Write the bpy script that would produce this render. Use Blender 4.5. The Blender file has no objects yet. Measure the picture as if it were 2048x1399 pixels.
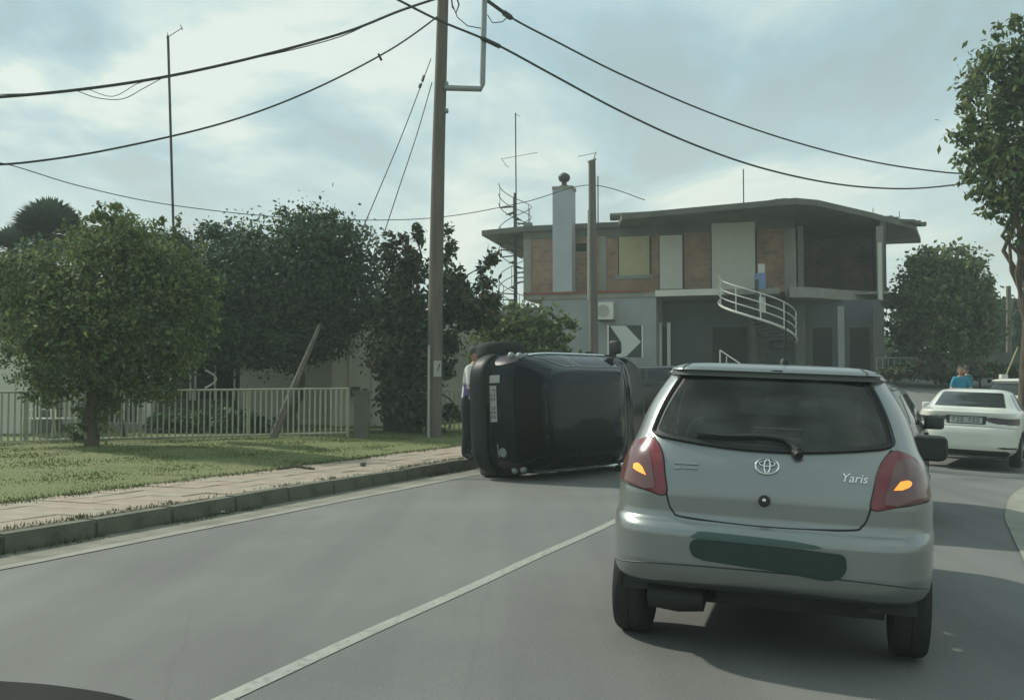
import bpy, bmesh, math, random
import numpy as np
from mathutils import Vector, Matrix, Euler
R = math.radians
random.seed(7); rng = np.random.default_rng(7)
S = bpy.context.scene
COL = S.collection
# ------------------------------------------------------------------ camera, sky, sun, exposure
F = 2000.0; CX = 1024.0; CY = 699.5; PITCH = math.atan(78.5 / F); CAMZ = 1.32
cam = bpy.data.cameras.new('camera'); camo = bpy.data.objects.new('camera', cam); COL.objects.link(camo)
cam.sensor_width = 36.0; cam.lens = F / 2048 * 36.0; cam.clip_start = 0.05; cam.clip_end = 3000
camo.location = (0, 0, CAMZ); camo.rotation_euler = (R(90) + PITCH, 0, 0)
S.camera = camo
SUN_AZ = R(-58); SUN_EL = R(41)          # azimuth from +Y towards +X
sd = Vector((math.sin(SUN_AZ) * math.cos(SUN_EL), math.cos(SUN_AZ) * math.cos(SUN_EL), math.sin(SUN_EL)))
sun = bpy.data.lights.new('sun', 'SUN'); suno = bpy.data.objects.new('sun', sun); COL.objects.link(suno)
sun.energy = 2.8; sun.angle = R(1.5); sun.color = (1.0, 0.97, 0.84)
suno.rotation_euler = sd.to_track_quat('Z', 'Y').to_euler(); suno.location = sd * 60
W = bpy.data.worlds.new('World'); S.world = W; W.use_nodes = True
nt = W.node_tree; nt.nodes.clear()
def N(t, **k):
    n = nt.nodes.new(t)
    for a, b in k.items(): setattr(n, a, b)
    return n
def L(a, b): nt.links.new(a, b)
out = N('ShaderNodeOutputWorld')
sky = N('ShaderNodeTexSky', sky_type='NISHITA'); sky.sun_disc = False; sky.sun_elevation = SUN_EL; sky.sun_rotation = SUN_AZ
bg1 = N('ShaderNodeBackground'); bg1.inputs[1].default_value = 0.08; L(sky.outputs[0], bg1.inputs[0])
tc = N('ShaderNodeTexCoord'); sep = N('ShaderNodeSeparateXYZ'); L(tc.outputs['Generated'], sep.inputs[0])
ad = N('ShaderNodeMath', operation='MAXIMUM'); ad.inputs[1].default_value = 0.0; L(sep.outputs[2], ad.inputs[0])
ad2 = N('ShaderNodeMath', operation='ADD'); ad2.inputs[1].default_value = 0.16; L(ad.outputs[0], ad2.inputs[0])
dx = N('ShaderNodeMath', operation='DIVIDE'); L(sep.outputs[0], dx.inputs[0]); L(ad2.outputs[0], dx.inputs[1])
dy = N('ShaderNodeMath', operation='DIVIDE'); L(sep.outputs[1], dy.inputs[0]); L(ad2.outputs[0], dy.inputs[1])
cmb = N('ShaderNodeCombineXYZ'); L(dx.outputs[0], cmb.inputs[0]); L(dy.outputs[0], cmb.inputs[1])
mp = N('ShaderNodeMapping'); mp.inputs[1].default_value = (3.1, 1.7, 0); mp.inputs[3].default_value = (0.85, 0.62, 1); L(cmb.outputs[0], mp.inputs[0])
n1 = N('ShaderNodeTexNoise'); n1.inputs['Scale'].default_value = 1.9; n1.inputs['Detail'].default_value = 8; n1.inputs['Roughness'].default_value = 0.57; n1.inputs['Distortion'].default_value = 0.5
L(mp.outputs[0], n1.inputs['Vector'])
cr = N('ShaderNodeValToRGB'); e = cr.color_ramp.elements
e[0].position = 0.39; e[0].color = (0.285, 0.37, 0.375, 1)
e[1].position = 0.61; e[1].color = (0.555, 0.615, 0.555, 1)
for p_, c_ in ((0.44, (0.29, 0.41, 0.43, 1)), (0.50, (0.36, 0.47, 0.475, 1)), (0.57, (0.47, 0.56, 0.52, 1))):
    k_ = e.new(p_); k_.color = c_
L(n1.outputs[0], cr.inputs[0])
n2 = N('ShaderNodeTexNoise'); n2.inputs['Scale'].default_value = 0.5; n2.inputs['Detail'].default_value = 4
mp2 = N('ShaderNodeMapping'); mp2.inputs[1].default_value = (0.6, 8.3, 2); L(cmb.outputs[0], mp2.inputs[0]); L(mp2.outputs[0], n2.inputs['Vector'])
r2 = N('ShaderNodeMapRange'); r2.inputs[1].default_value = 0.5; r2.inputs[2].default_value = 0.66; r2.inputs[3].default_value = 0; r2.inputs[4].default_value = 0.7
L(n2.outputs[0], r2.inputs[0])
mx = N('ShaderNodeMixRGB'); mx.inputs[2].default_value = (0.33, 0.455, 0.50, 1); L(r2.outputs[0], mx.inputs[0]); L(cr.outputs[0], mx.inputs[1])
# paler warm haze of cloud low down
hz = N('ShaderNodeMapRange'); hz.inputs[1].default_value = 0.02; hz.inputs[2].default_value = 0.30; hz.inputs[3].default_value = 0.58; hz.inputs[4].default_value = 0.0
L(sep.outputs[2], hz.inputs[0])
mx2 = N('ShaderNodeMixRGB'); mx2.inputs[2].default_value = (0.57, 0.60, 0.50, 1); L(hz.outputs[0], mx2.inputs[0]); L(mx.outputs[0], mx2.inputs[1])
bg2 = N('ShaderNodeBackground'); bg2.inputs[1].default_value = 1.06; L(mx2.outputs[0], bg2.inputs[0])
ms = N('ShaderNodeMixShader'); ms.inputs[0].default_value = 0.9; L(bg1.outputs[0], ms.inputs[1]); L(bg2.outputs[0], ms.inputs[2]); L(ms.outputs[0], out.inputs[0])
S.view_settings.view_transform = 'Standard'; S.view_settings.look = 'None'; S.view_settings.exposure = 0.5; S.view_settings.gamma = 1
S.view_settings.use_curve_mapping = False
S.cycles.max_bounces = 6; S.cycles.transparent_max_bounces = 12; S.cycles.volume_bounces = 0

# ------------------------------------------------------------------ materials
def mat(name, col, rough=0.8, metal=0.0, var=0.0, vscale=4.0, bump=0.0, bscale=40.0, coat=0.0, spec=0.5, emit=0.0, island=0.0, trans=0.0, col2=None, stretch=None):
    m = bpy.data.materials.new(name); m.use_nodes = True
    t = m.node_tree; b = t.nodes['Principled BSDF']
    b.inputs['Base Color'].default_value = (*col, 1); b.inputs['Roughness'].default_value = rough; b.inputs['Metallic'].default_value = metal
    b.inputs['Specular IOR Level'].default_value = spec
    if coat: b.inputs['Coat Weight'].default_value = coat; b.inputs['Coat Roughness'].default_value = 0.08
    if emit:
        b.inputs['Emission Color'].default_value = (*col, 1); b.inputs['Emission Strength'].default_value = emit
    tcn = t.nodes.new('ShaderNodeTexCoord'); vec = tcn.outputs['Object']
    if stretch:
        mpn = t.nodes.new('ShaderNodeMapping'); mpn.inputs[3].default_value = stretch; t.links.new(vec, mpn.inputs[0]); vec = mpn.outputs[0]
    src = None
    if var or col2:
        nz = t.nodes.new('ShaderNodeTexNoise'); nz.inputs['Scale'].default_value = vscale; nz.inputs['Detail'].default_value = 6; nz.inputs['Roughness'].default_value = 0.6
        t.links.new(vec, nz.inputs['Vector'])
        mr = t.nodes.new('ShaderNodeMapRange'); mr.inputs[1].default_value = 0.3; mr.inputs[2].default_value = 0.7
        t.links.new(nz.outputs[0], mr.inputs[0])
        mc = t.nodes.new('ShaderNodeMixRGB')
        a = tuple(max(0, c * (1 - var)) for c in col); bb = col2 if col2 else tuple(min(1, c * (1 + var)) for c in col)
        mc.inputs[1].default_value = (*(col if col2 else a), 1); mc.inputs[2].default_value = (*bb, 1)
        t.links.new(mr.outputs[0], mc.inputs[0]); src = mc.outputs[0]
    if island:
        ge = t.nodes.new('ShaderNodeNewGeometry'); hs = t.nodes.new('ShaderNodeHueSaturation')
        mr2 = t.nodes.new('ShaderNodeMapRange'); mr2.inputs[3].default_value = 1 - island; mr2.inputs[4].default_value = 1 + island
        t.links.new(ge.outputs['Random Per Island'], mr2.inputs[0]); t.links.new(mr2.outputs[0], hs.inputs['Value'])
        mr3 = t.nodes.new('ShaderNodeMapRange'); mr3.inputs[3].default_value = 0.48; mr3.inputs[4].default_value = 0.52
        t.links.new(ge.outputs['Random Per Island'], mr3.inputs[0]); t.links.new(mr3.outputs[0], hs.inputs['Hue'])
        if src: t.links.new(src, hs.inputs['Color'])
        else: hs.inputs['Color'].default_value = (*col, 1)
        src = hs.outputs[0]
    if src: t.links.new(src, b.inputs['Base Color'])
    if bump:
        nb = t.nodes.new('ShaderNodeTexNoise'); nb.inputs['Scale'].default_value = bscale; nb.inputs['Detail'].default_value = 4
        t.links.new(vec, nb.inputs['Vector'])
        bp = t.nodes.new('ShaderNodeBump'); bp.inputs['Strength'].default_value = bump; bp.inputs['Distance'].default_value = 0.02
        t.links.new(nb.outputs[0], bp.inputs['Height']); t.links.new(bp.outputs[0], b.inputs['Normal'])
    if trans:
        tr = t.nodes.new('ShaderNodeBsdfTranslucent'); mxs = t.nodes.new('ShaderNodeMixShader'); mxs.inputs[0].default_value = trans
        if src: t.links.new(src, tr.inputs[0])
        else: tr.inputs[0].default_value = (*col, 1)
        o = t.nodes['Material Output']
        t.links.new(b.outputs[0], mxs.inputs[1]); t.links.new(tr.outputs[0], mxs.inputs[2]); t.links.new(mxs.outputs[0], o.inputs[0])
    return m
def glass(name, tint, refl=0.06):
    m = bpy.data.materials.new(name); m.use_nodes = True; t = m.node_tree; t.nodes.remove(t.nodes['Principled BSDF'])
    o = t.nodes['Material Output']; tr = t.nodes.new('ShaderNodeBsdfTransparent'); tr.inputs[0].default_value = (*tint, 1)
    gl = t.nodes.new('ShaderNodeBsdfGlossy'); gl.inputs['Roughness'].default_value = 0.03
    fr = t.nodes.new('ShaderNodeFresnel'); fr.inputs[0].default_value = 1.5
    mxs = t.nodes.new('ShaderNodeMixShader'); t.links.new(fr.outputs[0], mxs.inputs[0]); t.links.new(tr.outputs[0], mxs.inputs[1]); t.links.new(gl.outputs[0], mxs.inputs[2])
    df = t.nodes.new('ShaderNodeBsdfDiffuse'); df.inputs[0].default_value = (0.45, 0.48, 0.44, 1); m2 = t.nodes.new('ShaderNodeMixShader')
    tcn = t.nodes.new('ShaderNodeTexCoord'); nz = t.nodes.new('ShaderNodeTexNoise'); nz.inputs['Scale'].default_value = 5; nz.inputs['Detail'].default_value = 5; t.links.new(tcn.outputs['Object'], nz.inputs['Vector'])
    mr = t.nodes.new('ShaderNodeMapRange'); mr.inputs[1].default_value = 0.35; mr.inputs[2].default_value = 0.7; mr.inputs[3].default_value = 0.03; mr.inputs[4].default_value = 0.12; t.links.new(nz.outputs[0], mr.inputs[0]); t.links.new(mr.outputs[0], m2.inputs[0])
    t.links.new(mxs.outputs[0], m2.inputs[1]); t.links.new(df.outputs[0], m2.inputs[2]); t.links.new(m2.outputs[0], o.inputs[0]); return m   # pale diffuse film mixed in to stand for reflections on the pane
M = {}
M['ground'] = mat('ground soil', (0.12, 0.105, 0.07), 0.95, var=0.25, vscale=0.8, bump=0.4, bscale=6)
def asphalt():
    m = mat('asphalt', (0.154, 0.158, 0.150), 0.86, bump=0.18, bscale=90, spec=0.3)
    t = m.node_tree; b = t.nodes['Principled BSDF']; tcn = t.nodes.new('ShaderNodeTexCoord')
    def noise(sc, det, stretch=None):
        nz = t.nodes.new('ShaderNodeTexNoise'); nz.inputs['Scale'].default_value = sc; nz.inputs['Detail'].default_value = det
        mpn = t.nodes.new('ShaderNodeMapping'); mpn.inputs[2].default_value = (0, 0, R(21.5))
        if stretch: mpn.inputs[3].default_value = stretch
        t.links.new(tcn.outputs['Object'], mpn.inputs[0]); t.links.new(mpn.outputs[0], nz.inputs['Vector']); return nz.outputs[0]
    def rng_(v, a, bb, c, d):
        r_ = t.nodes.new('ShaderNodeMapRange'); r_.inputs[1].default_value = a; r_.inputs[2].default_value = bb; r_.inputs[3].default_value = c; r_.inputs[4].default_value = d
        t.links.new(v, r_.inputs[0]); return r_.outputs[0]
    def mul(a, bb):
        n_ = t.nodes.new('ShaderNodeMath'); n_.operation = 'MULTIPLY'; t.links.new(a, n_.inputs[0]); t.links.new(bb, n_.inputs[1]); return n_.outputs[0]
    v = mul(rng_(noise(0.35, 5), 0.35, 0.65, 0.88, 1.12), rng_(noise(1.6, 4, (1, 0.12, 1)), 0.35, 0.65, 0.93, 1.07))
    v = mul(v, rng_(noise(130, 3), 0.3, 0.7, 0.84, 1.16))
    v = mul(v, rng_(noise(2.2, 6), 0.70, 0.78, 1.0, 0.72))
    v = mul(v, rng_(noise(1.0, 3, (1.1, 0.02, 1)), 0.35, 0.65, 0.90, 1.08))
    vo = t.nodes.new('ShaderNodeTexVoronoi'); vo.feature = 'DISTANCE_TO_EDGE'; vo.inputs['Scale'].default_value = 0.45
    wa = t.nodes.new('ShaderNodeMixRGB'); wa.inputs[0].default_value = 0.12; t.links.new(tcn.outputs['Object'], wa.inputs[1]); nw = t.nodes.new('ShaderNodeTexNoise'); nw.inputs['Scale'].default_value = 2.5; nw.inputs['Detail'].default_value = 6; t.links.new(tcn.outputs['Object'], nw.inputs['Vector']); t.links.new(nw.outputs['Color'], wa.inputs[2]); t.links.new(wa.outputs[0], vo.inputs['Vector'])
    v = mul(v, rng_(vo.outputs['Distance'], 0.0, 0.005, 0.93, 1.0))
    mc = t.nodes.new('ShaderNodeVectorMath'); mc.operation = 'SCALE'; mc.inputs[0].default_value = (0.154, 0.158, 0.150); t.links.new(v, mc.inputs['Scale'])
    t.links.new(mc.outputs[0], b.inputs['Base Color']); return m
M['asphalt'] = asphalt()
def worn_paint():
    m = mat('worn road paint', (0.29, 0.30, 0.265), 0.8, var=0.12, vscale=3)
    t = m.node_tree; b = t.nodes['Principled BSDF']; tcn = t.nodes.new('ShaderNodeTexCoord'); nz = t.nodes.new('ShaderNodeTexNoise')
    nz.inputs['Scale'].default_value = 22; nz.inputs['Detail'].default_value = 5; t.links.new(tcn.outputs['Object'], nz.inputs['Vector'])
    mr = t.nodes.new('ShaderNodeMapRange'); mr.inputs[1].default_value = 0.30; mr.inputs[2].default_value = 0.5; mr.inputs[3].default_value = 0.7; mr.inputs[4].default_value = 1
    t.links.new(nz.outputs[0], mr.inputs[0]); t.links.new(mr.outputs[0], b.inputs['Alpha']); return m
M['paint'] = worn_paint()
M['edgepaint'] = mat('faded edge paint', (0.24, 0.24, 0.205), 0.85, var=0.22, vscale=2.5)
M['kerb'] = mat('weathered kerb concrete', (0.105, 0.108, 0.08), 0.95, var=0.4, vscale=3, bump=0.5, bscale=25)
M['tile'] = mat('pinkish paving', (0.30, 0.245, 0.19), 0.9, var=0.16, vscale=2.5, bump=0.25, bscale=40)
M['tile2'] = mat('greyish paving', (0.29, 0.255, 0.20), 0.9, var=0.16, vscale=2.5, bump=0.25, bscale=40)
M['bed'] = mat('mortar bed', (0.14, 0.115, 0.085), 0.95, var=0.2)
M['turf'] = mat('turf', (0.110, 0.142, 0.042), 0.95, col2=(0.140, 0.146, 0.056), vscale=0.9, bump=0.5, bscale=30)
M['blade'] = mat('grass blade', (0.118, 0.150, 0.044), 0.8, island=0.16, trans=0.25)
M['weed'] = mat('roadside weed', (0.08, 0.09, 0.035), 0.85, island=0.4, trans=0.2)
M['leaf_mid'] = mat('mid green leaf', (0.080, 0.125, 0.050), 0.75, island=0.45, trans=0.35, spec=0.3)
M['leaf_yel'] = mat('yellow green leaf', (0.150, 0.185, 0.075), 0.75, island=0.4, trans=0.38, spec=0.3)
M['leaf_dark'] = mat('dark green leaf', (0.048, 0.085, 0.044), 0.7, island=0.45, trans=0.18, spec=0.35)
M['leaf_con'] = mat('conifer leaf', (0.048, 0.072, 0.038), 0.8, island=0.5, trans=0.12, spec=0.2)
M['leaf_red'] = mat('brownish needle', (0.085, 0.060, 0.028), 0.8, island=0.4, trans=0.1)
M['leaf_palm'] = mat('palm frond', (0.045, 0.068, 0.042), 0.6, island=0.35, trans=0.1)
M['bark'] = mat('bark', (0.085, 0.068, 0.048), 0.95, var=0.35, vscale=9, bump=0.8, bscale=14, stretch=(1, 1, 0.25))
M['wood'] = mat('weathered pole wood', (0.115, 0.105, 0.088), 0.9, var=0.30, vscale=7, bump=0.4, bscale=20, stretch=(1, 1, 0.08))
M['cable'] = mat('cable rubber', (0.018, 0.022, 0.023), 0.7)
M['galv'] = mat('galvanised steel', (0.25, 0.28, 0.28), 0.55, metal=0.5, var=0.15)
M['steel'] = mat('dark steel', (0.05, 0.055, 0.055), 0.6, metal=0.4)
M['white'] = mat('white painted metal', (0.62, 0.63, 0.57), 0.55, var=0.10)
M['fence'] = mat('off white fence paint', (0.34, 0.355, 0.275), 0.6, var=0.16, vscale=6)
M['box'] = mat('meter box plastic', (0.36, 0.37, 0.33), 0.6, var=0.1)
M['render'] = mat('pale plaster', (0.56, 0.53, 0.45), 0.92, var=0.10, vscale=0.8, bump=0.15, bscale=30)
M['renderw'] = mat('white plaster', (0.60, 0.60, 0.52), 0.92, var=0.08, vscale=0.8)
M['renderg'] = mat('grey plaster', (0.28, 0.30, 0.30), 0.92, var=0.13, vscale=0.7)
M['renderb'] = mat('bluish shaded plaster', (0.10, 0.115, 0.125), 0.92, var=0.15, vscale=0.7)  # blue-grey plaster with the ground floor's deep shade put into its colour
M['concrete'] = mat('bare concrete', (0.25, 0.245, 0.215), 0.93, var=0.2, vscale=1.2, bump=0.3, bscale=12)
M['concreted'] = mat('stained concrete', (0.115, 0.12, 0.10), 0.93, var=0.3, vscale=1.0, bump=0.3, bscale=12)
M['chim'] = mat('chimney render', (0.36, 0.40, 0.42), 0.9, var=0.08, vscale=1.5)
M['doorw'] = mat('pale door board', (0.56, 0.57, 0.49), 0.75, var=0.06)
M['boardy'] = mat('yellowish board', (0.40, 0.37, 0.22), 0.8, var=0.10)
M['dark'] = mat('dark opening', (0.02, 0.023, 0.022), 0.9)
M['rust'] = mat('red roof edging', (0.24, 0.075, 0.05), 0.85, var=0.2)
M['blue'] = mat('blue tank', (0.16, 0.22, 0.40), 0.5, var=0.1)
def brick():
    m = mat('hollow clay brick', (0.33, 0.15, 0.09), 0.92); t = m.node_tree; b = t.nodes['Principled BSDF']
    tcn = t.nodes.new('ShaderNodeTexCoord'); br = t.nodes.new('ShaderNodeTexBrick')
    mpn = t.nodes.new('ShaderNodeMapping'); mpn.inputs[2].default_value = (R(90), 0, 0); t.links.new(tcn.outputs['Object'], mpn.inputs[0]); t.links.new(mpn.outputs[0], br.inputs['Vector'])
    br.inputs['Color1'].default_value = (0.335, 0.185, 0.112, 1); br.inputs['Color2'].default_value = (0.215, 0.135, 0.095, 1); br.inputs['Mortar'].default_value = (0.26, 0.205, 0.16, 1)
    br.inputs['Scale'].default_value = 1.0; br.inputs['Brick Width'].default_value = 0.33; br.inputs['Row Height'].default_value = 0.2; br.inputs['Mortar Size'].default_value = 0.03; br.inputs['Bias'].default_value = -0.1
    nz = t.nodes.new('ShaderNodeTexNoise'); nz.inputs['Scale'].default_value = 1.3; nz.inputs['Detail'].default_value = 5; t.links.new(tcn.outputs['Object'], nz.inputs['Vector'])
    mr = t.nodes.new('ShaderNodeMapRange'); mr.inputs[1].default_value = 0.3; mr.inputs[2].default_value = 0.7; mr.inputs[3].default_value = 0.72; mr.inputs[4].default_value = 1.22; t.links.new(nz.outputs[0], mr.inputs[0])
    sc = t.nodes.new('ShaderNodeVectorMath'); sc.operation = 'SCALE'; t.links.new(br.outputs[0], sc.inputs[0]); t.links.new(mr.outputs[0], sc.inputs['Scale'])
    t.links.new(sc.outputs[0], b.inputs['Base Color'])
    bp = t.nodes.new('ShaderNodeBump'); bp.inputs['Strength'].default_value = 0.6; bp.inputs['Distance'].default_value = 0.02; bp.invert = True
    t.links.new(br.outputs['Fac'], bp.inputs['Height']); t.links.new(bp.outputs[0], b.inputs['Normal']); return m
M['brick'] = brick()
M['silver'] = mat('silver car paint', (0.25, 0.272, 0.268), 0.36, metal=0.72, coat=0.55, var=0.03, vscale=3)
M['black'] = mat('dark navy car paint', (0.004, 0.008, 0.011), 0.12, spec=0.24, var=0.2, vscale=2)
M['whitecar'] = mat('white car paint', (0.66, 0.67, 0.60), 0.3, coat=0.6)
M['darkcar'] = mat('black car paint', (0.012, 0.015, 0.014), 0.3, coat=0.5)
M['trim'] = mat('black plastic trim', (0.018, 0.022, 0.021), 0.6)
M['trimg'] = mat('dark grey plastic', (0.045, 0.052, 0.05), 0.55)
M['tyre'] = mat('tyre rubber', (0.020, 0.023, 0.022), 0.85, bump=0.2, bscale=60)
M['rim'] = mat('alloy rim', (0.30, 0.32, 0.32), 0.4, metal=0.8)
M['glassd'] = mat('dark tinted window', (0.012, 0.018, 0.018), 0.06, spec=0.5)
M['glassg'] = mat('grey tinted window', (0.035, 0.045, 0.046), 0.08, spec=0.5)
M['suvglass'] = mat('smoked window', (0.003, 0.004, 0.005), 0.08, spec=0.15)
M['suvtrim'] = mat('matt black bumper plastic', (0.012, 0.016, 0.016), 0.5, spec=0.25)
M['glass'] = glass('hatch glass', (0.62, 0.70, 0.66))
M['interior'] = mat('car interior cloth', (0.085, 0.095, 0.088), 0.9)
M['chrome'] = mat('chrome', (0.70, 0.74, 0.73), 0.18, metal=1.0)
M['redlens'] = mat('red lamp lens', (0.17, 0.018, 0.026), 0.2, coat=0.5)
M['pinklens'] = mat('smoky pale lamp lens', (0.125, 0.052, 0.050), 0.2, coat=0.7)
M['amber'] = mat('lit amber lamp', (1.0, 0.33, 0.05), 0.4, emit=0.75)
M['darklens'] = mat('dark red tail lens', (0.045, 0.028, 0.036), 0.3, coat=0.1)
M['platew'] = mat('plate white', (0.36, 0.38, 0.35), 0.6)
M['platedark'] = mat('dark green plate blob', (0.013, 0.034, 0.029), 0.55)
M['plateteal'] = mat('teal plate strip', (0.055, 0.10, 0.09), 0.5)
M['skin'] = mat('skin', (0.36, 0.21, 0.15), 0.6)
M['hair'] = mat('grey brown hair', (0.055, 0.05, 0.045), 0.8)
M['shirtw'] = mat('white shirt', (0.62, 0.62, 0.60), 0.85)
M['shirtp'] = mat('purple stripe cloth', (0.17, 0.13, 0.28), 0.85)
M['shirtb'] = mat('bright blue shirt', (0.03, 0.24, 0.36), 0.85)
M['shirtt'] = mat('teal shirt', (0.02, 0.12, 0.15), 0.85)
M['trouser'] = mat('dark trousers', (0.025, 0.03, 0.035), 0.9)
M['signw'] = mat('sign white sheeting', (0.46, 0.50, 0.47), 0.5)
M['signb'] = mat('sign dark sheeting', (0.035, 0.045, 0.042), 0.5)
M['litter'] = mat('pale paper litter', (0.5, 0.5, 0.45), 0.8)
M['dash'] = mat('dashboard plastic', (0.014, 0.018, 0.018), 0.75, spec=0.2)

# ------------------------------------------------------------------ mesh helpers
class MB:
    def __init__(s): s.v = []; s.f = []; s.mi = []
    def add(s, v, f, mi=0):
        o = len(s.v); s.v += [tuple(p) for p in v]; s.f += [tuple(i + o for i in q) for q in f]; s.mi += [mi] * len(f)
    def box(s, c, d, rot=None, mi=0):
        c = Vector(c); vs = []
        for z in (-1, 1):
            for x, y in ((-1, -1), (1, -1), (1, 1), (-1, 1)):
                p = Vector((x * d[0] / 2, y * d[1] / 2, z * d[2] / 2))
                if rot is not None: p = rot @ p
                vs.append(c + p)
        s.add(vs, [(3, 2, 1, 0), (4, 5, 6, 7), (0, 1, 5, 4), (1, 2, 6, 5), (2, 3, 7, 6), (3, 0, 4, 7)], mi)
    def tube(s, pts, rad, n=8, mi=0, caps=True):
        pts = [Vector(p) for p in pts]; k = len(pts); rad = rad if hasattr(rad, '__len__') else [rad] * k
        vs = []; up = None
        for i in range(k):
            d = (pts[min(i + 1, k - 1)] - pts[max(i - 1, 0)]).normalized()
            if up is None: up = Vector((0, 0, 1)) if abs(d.z) < 0.9 else Vector((1, 0, 0))
            a = d.cross(up).normalized(); b = a.cross(d).normalized(); up = b
            for j in range(n):
                t = 2 * math.pi * j / n; vs.append(pts[i] + (a * math.cos(t) + b * math.sin(t)) * rad[i])
        fs = [(i * n + j, i * n + (j + 1) % n, (i + 1) * n + (j + 1) % n, (i + 1) * n + j) for i in range(k - 1) for j in range(n)]
        if caps: fs += [tuple(range(n - 1, -1, -1)), tuple((k - 1) * n + j for j in range(n))]
        s.add(vs, fs, mi)
    def lathe(s, prof, n=24, base=(0, 0, 0), mi=0, axis='Z'):
        vs = []; b = Vector(base)
        for r, z in prof:
            for j in range(n):
                t = 2 * math.pi * j / n
                p = Vector((r * math.cos(t), r * math.sin(t), z))
                if axis == 'X': p = Vector((z, r * math.cos(t), r * math.sin(t)))
                vs.append(b + p)
        k = len(prof)
        fs = [(i * n + j, i * n + (j + 1) % n, (i + 1) * n + (j + 1) % n, (i + 1) * n + j) for i in range(k - 1) for j in range(n)]
        fs += [tuple(range(n - 1, -1, -1)), tuple((k - 1) * n + j for j in range(n))]
        s.add(vs, fs, mi)
    def prism(s, poly, y0, y1, mi=0):          # polygon in xz, extruded along y
        n = len(poly); vs = [(x, y0, z) for x, z in poly] + [(x, y1, z) for x, z in poly]
        fs = [tuple(range(n)), tuple(range(2 * n - 1, n - 1, -1))] + [(i, i + n, (i + 1) % n + n, (i + 1) % n) for i in range(n)]
        s.add(vs, fs, mi)
    def slab(s, poly, z0, z1, mi=0):           # polygon in xy (z may be callables)
        n = len(poly); f0 = z0 if callable(z0) else (lambda x, y: z0); f1 = z1 if callable(z1) else (lambda x, y: z1)
        vs = [(x, y, f0(x, y)) for x, y in poly] + [(x, y, f1(x, y)) for x, y in poly]
        fs = [tuple(range(n - 1, -1, -1)), tuple(range(n, 2 * n))] + [(i, (i + 1) % n, (i + 1) % n + n, i + n) for i in range(n)]
        s.add(vs, fs, mi)
    def mesh(s, name, mats, smooth=False):
        me = bpy.data.meshes.new(name); me.from_pydata(s.v, [], s.f)
        for m in (mats if isinstance(mats, (list, tuple)) else [mats]): me.materials.append(m)
        me.polygons.foreach_set('material_index', s.mi)
        bm = bmesh.new(); bm.from_mesh(me); bmesh.ops.recalc_face_normals(bm, faces=bm.faces); bm.to_mesh(me); bm.free()
        if smooth:
            me.polygons.foreach_set('use_smooth', [True] * len(me.polygons))
            try: me.set_sharp_from_angle(angle=R(38))
            except Exception: pass
        return me
    def build(s, name, mats, parent=None, smooth=False, **k):
        return link(name, s.mesh(name, mats, smooth), parent, **k)
def link(name, me, parent=None, label=None, cat=None, group=None, kind=None):
    o = bpy.data.objects.new(name, me); COL.objects.link(o)
    if parent: o.parent = parent
    tag(o, label, cat, group, kind); return o
def tag(o, label=None, cat=None, group=None, kind=None):
    for k, v in (('label', label), ('category', cat), ('group', group), ('kind', kind)):
        if v: o[k] = v
    return o
def empty(name, label, cat, loc=(0, 0, 0), rot=(0, 0, 0), group=None):
    o = bpy.data.objects.new(name, None); COL.objects.link(o); o.location = loc; o.rotation_euler = rot; o.empty_display_size = 0.1
    return tag(o, label, cat, group)
ca, sa = math.cos(PITCH), math.sin(PITCH)
def P(px, py, D):
    a = (px - CX) / F; b = -(py - CY) / F
    y = ca - b * sa; z = sa + b * ca; k = D / y
    return Vector((a * k, D, CAMZ + z * k))
def smooth01(t): t = max(0.0, min(1.0, t)); return t * t * (3 - 2 * t)
TH = R(21.5); su, cu = math.sin(TH), math.cos(TH)
def rd(s_, n_): return (s_ * su + n_ * cu, s_ * cu - n_ * su)
def ns(x, y): return x * cu - y * su
CL = -2.73
def gz(x, y):
    n = ns(x, y); z = 0.0
    if abs(n + 6.75) < 1e-3: n = -6.749
    if n > CL: z = -0.036 * min(n - CL, 5.0)
    elif n < -6.75: z = 0.15 + 0.14 * smooth01((-8.5 - n) / 4)
    z += 2.0 * smooth01((y - 21) / 19) * smooth01((x + 3.5) / 4) + 0.0
    return z

# ------------------------------------------------------------------ setting: ground, road, kerb, sidewalk, verge
def grid(xs, ys, fz, name, m, kind='structure', parent=None, xy=None, label=None):
    vs = []; nx, ny = len(xs), len(ys)
    for y in ys:
        for x in xs:
            X, Y = (xy(x, y) if xy else (x, y)); vs.append((X, Y, fz(X, Y)))
    fs = [(j * nx + i, j * nx + i + 1, (j + 1) * nx + i + 1, (j + 1) * nx + i) for j in range(ny - 1) for i in range(nx - 1)]
    b = MB(); b.add(vs, fs); return b.build(name, m, parent, smooth=True, kind=kind, label=label)
def spread_(near, far, step):
    a = list(np.arange(-near, near + 1e-6, step)); x = near; d = step
    while x < far:
        d *= 1.35; x += d; a = [-min(x, far)] + a + [min(x, far)]
    return a
def gz_ground(x, y):
    n = ns(x, y); g = gz(x, y)
    if -9.0 < n < 10 : g -= 0.35
    elif n <= -9.0: g -= 0.06
    return g
gs = spread_(40, 82, 1.0)
grid(gs, [y + 30 for y in gs], gz_ground, 'ground', M['ground'])
grid([-6.75, -6, -5.2, -4.4, -3.6, -3.0, CL, -2.4, -1.6] + list(np.arange(-.8, 9.01, 0.75)) + [10.2], list(np.arange(-8, 62.1, 0.5)), lambda x, y: gz(x, y) + 0.0, 'road', M['asphalt'], xy=lambda n, s_: rd(s_, n))
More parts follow.
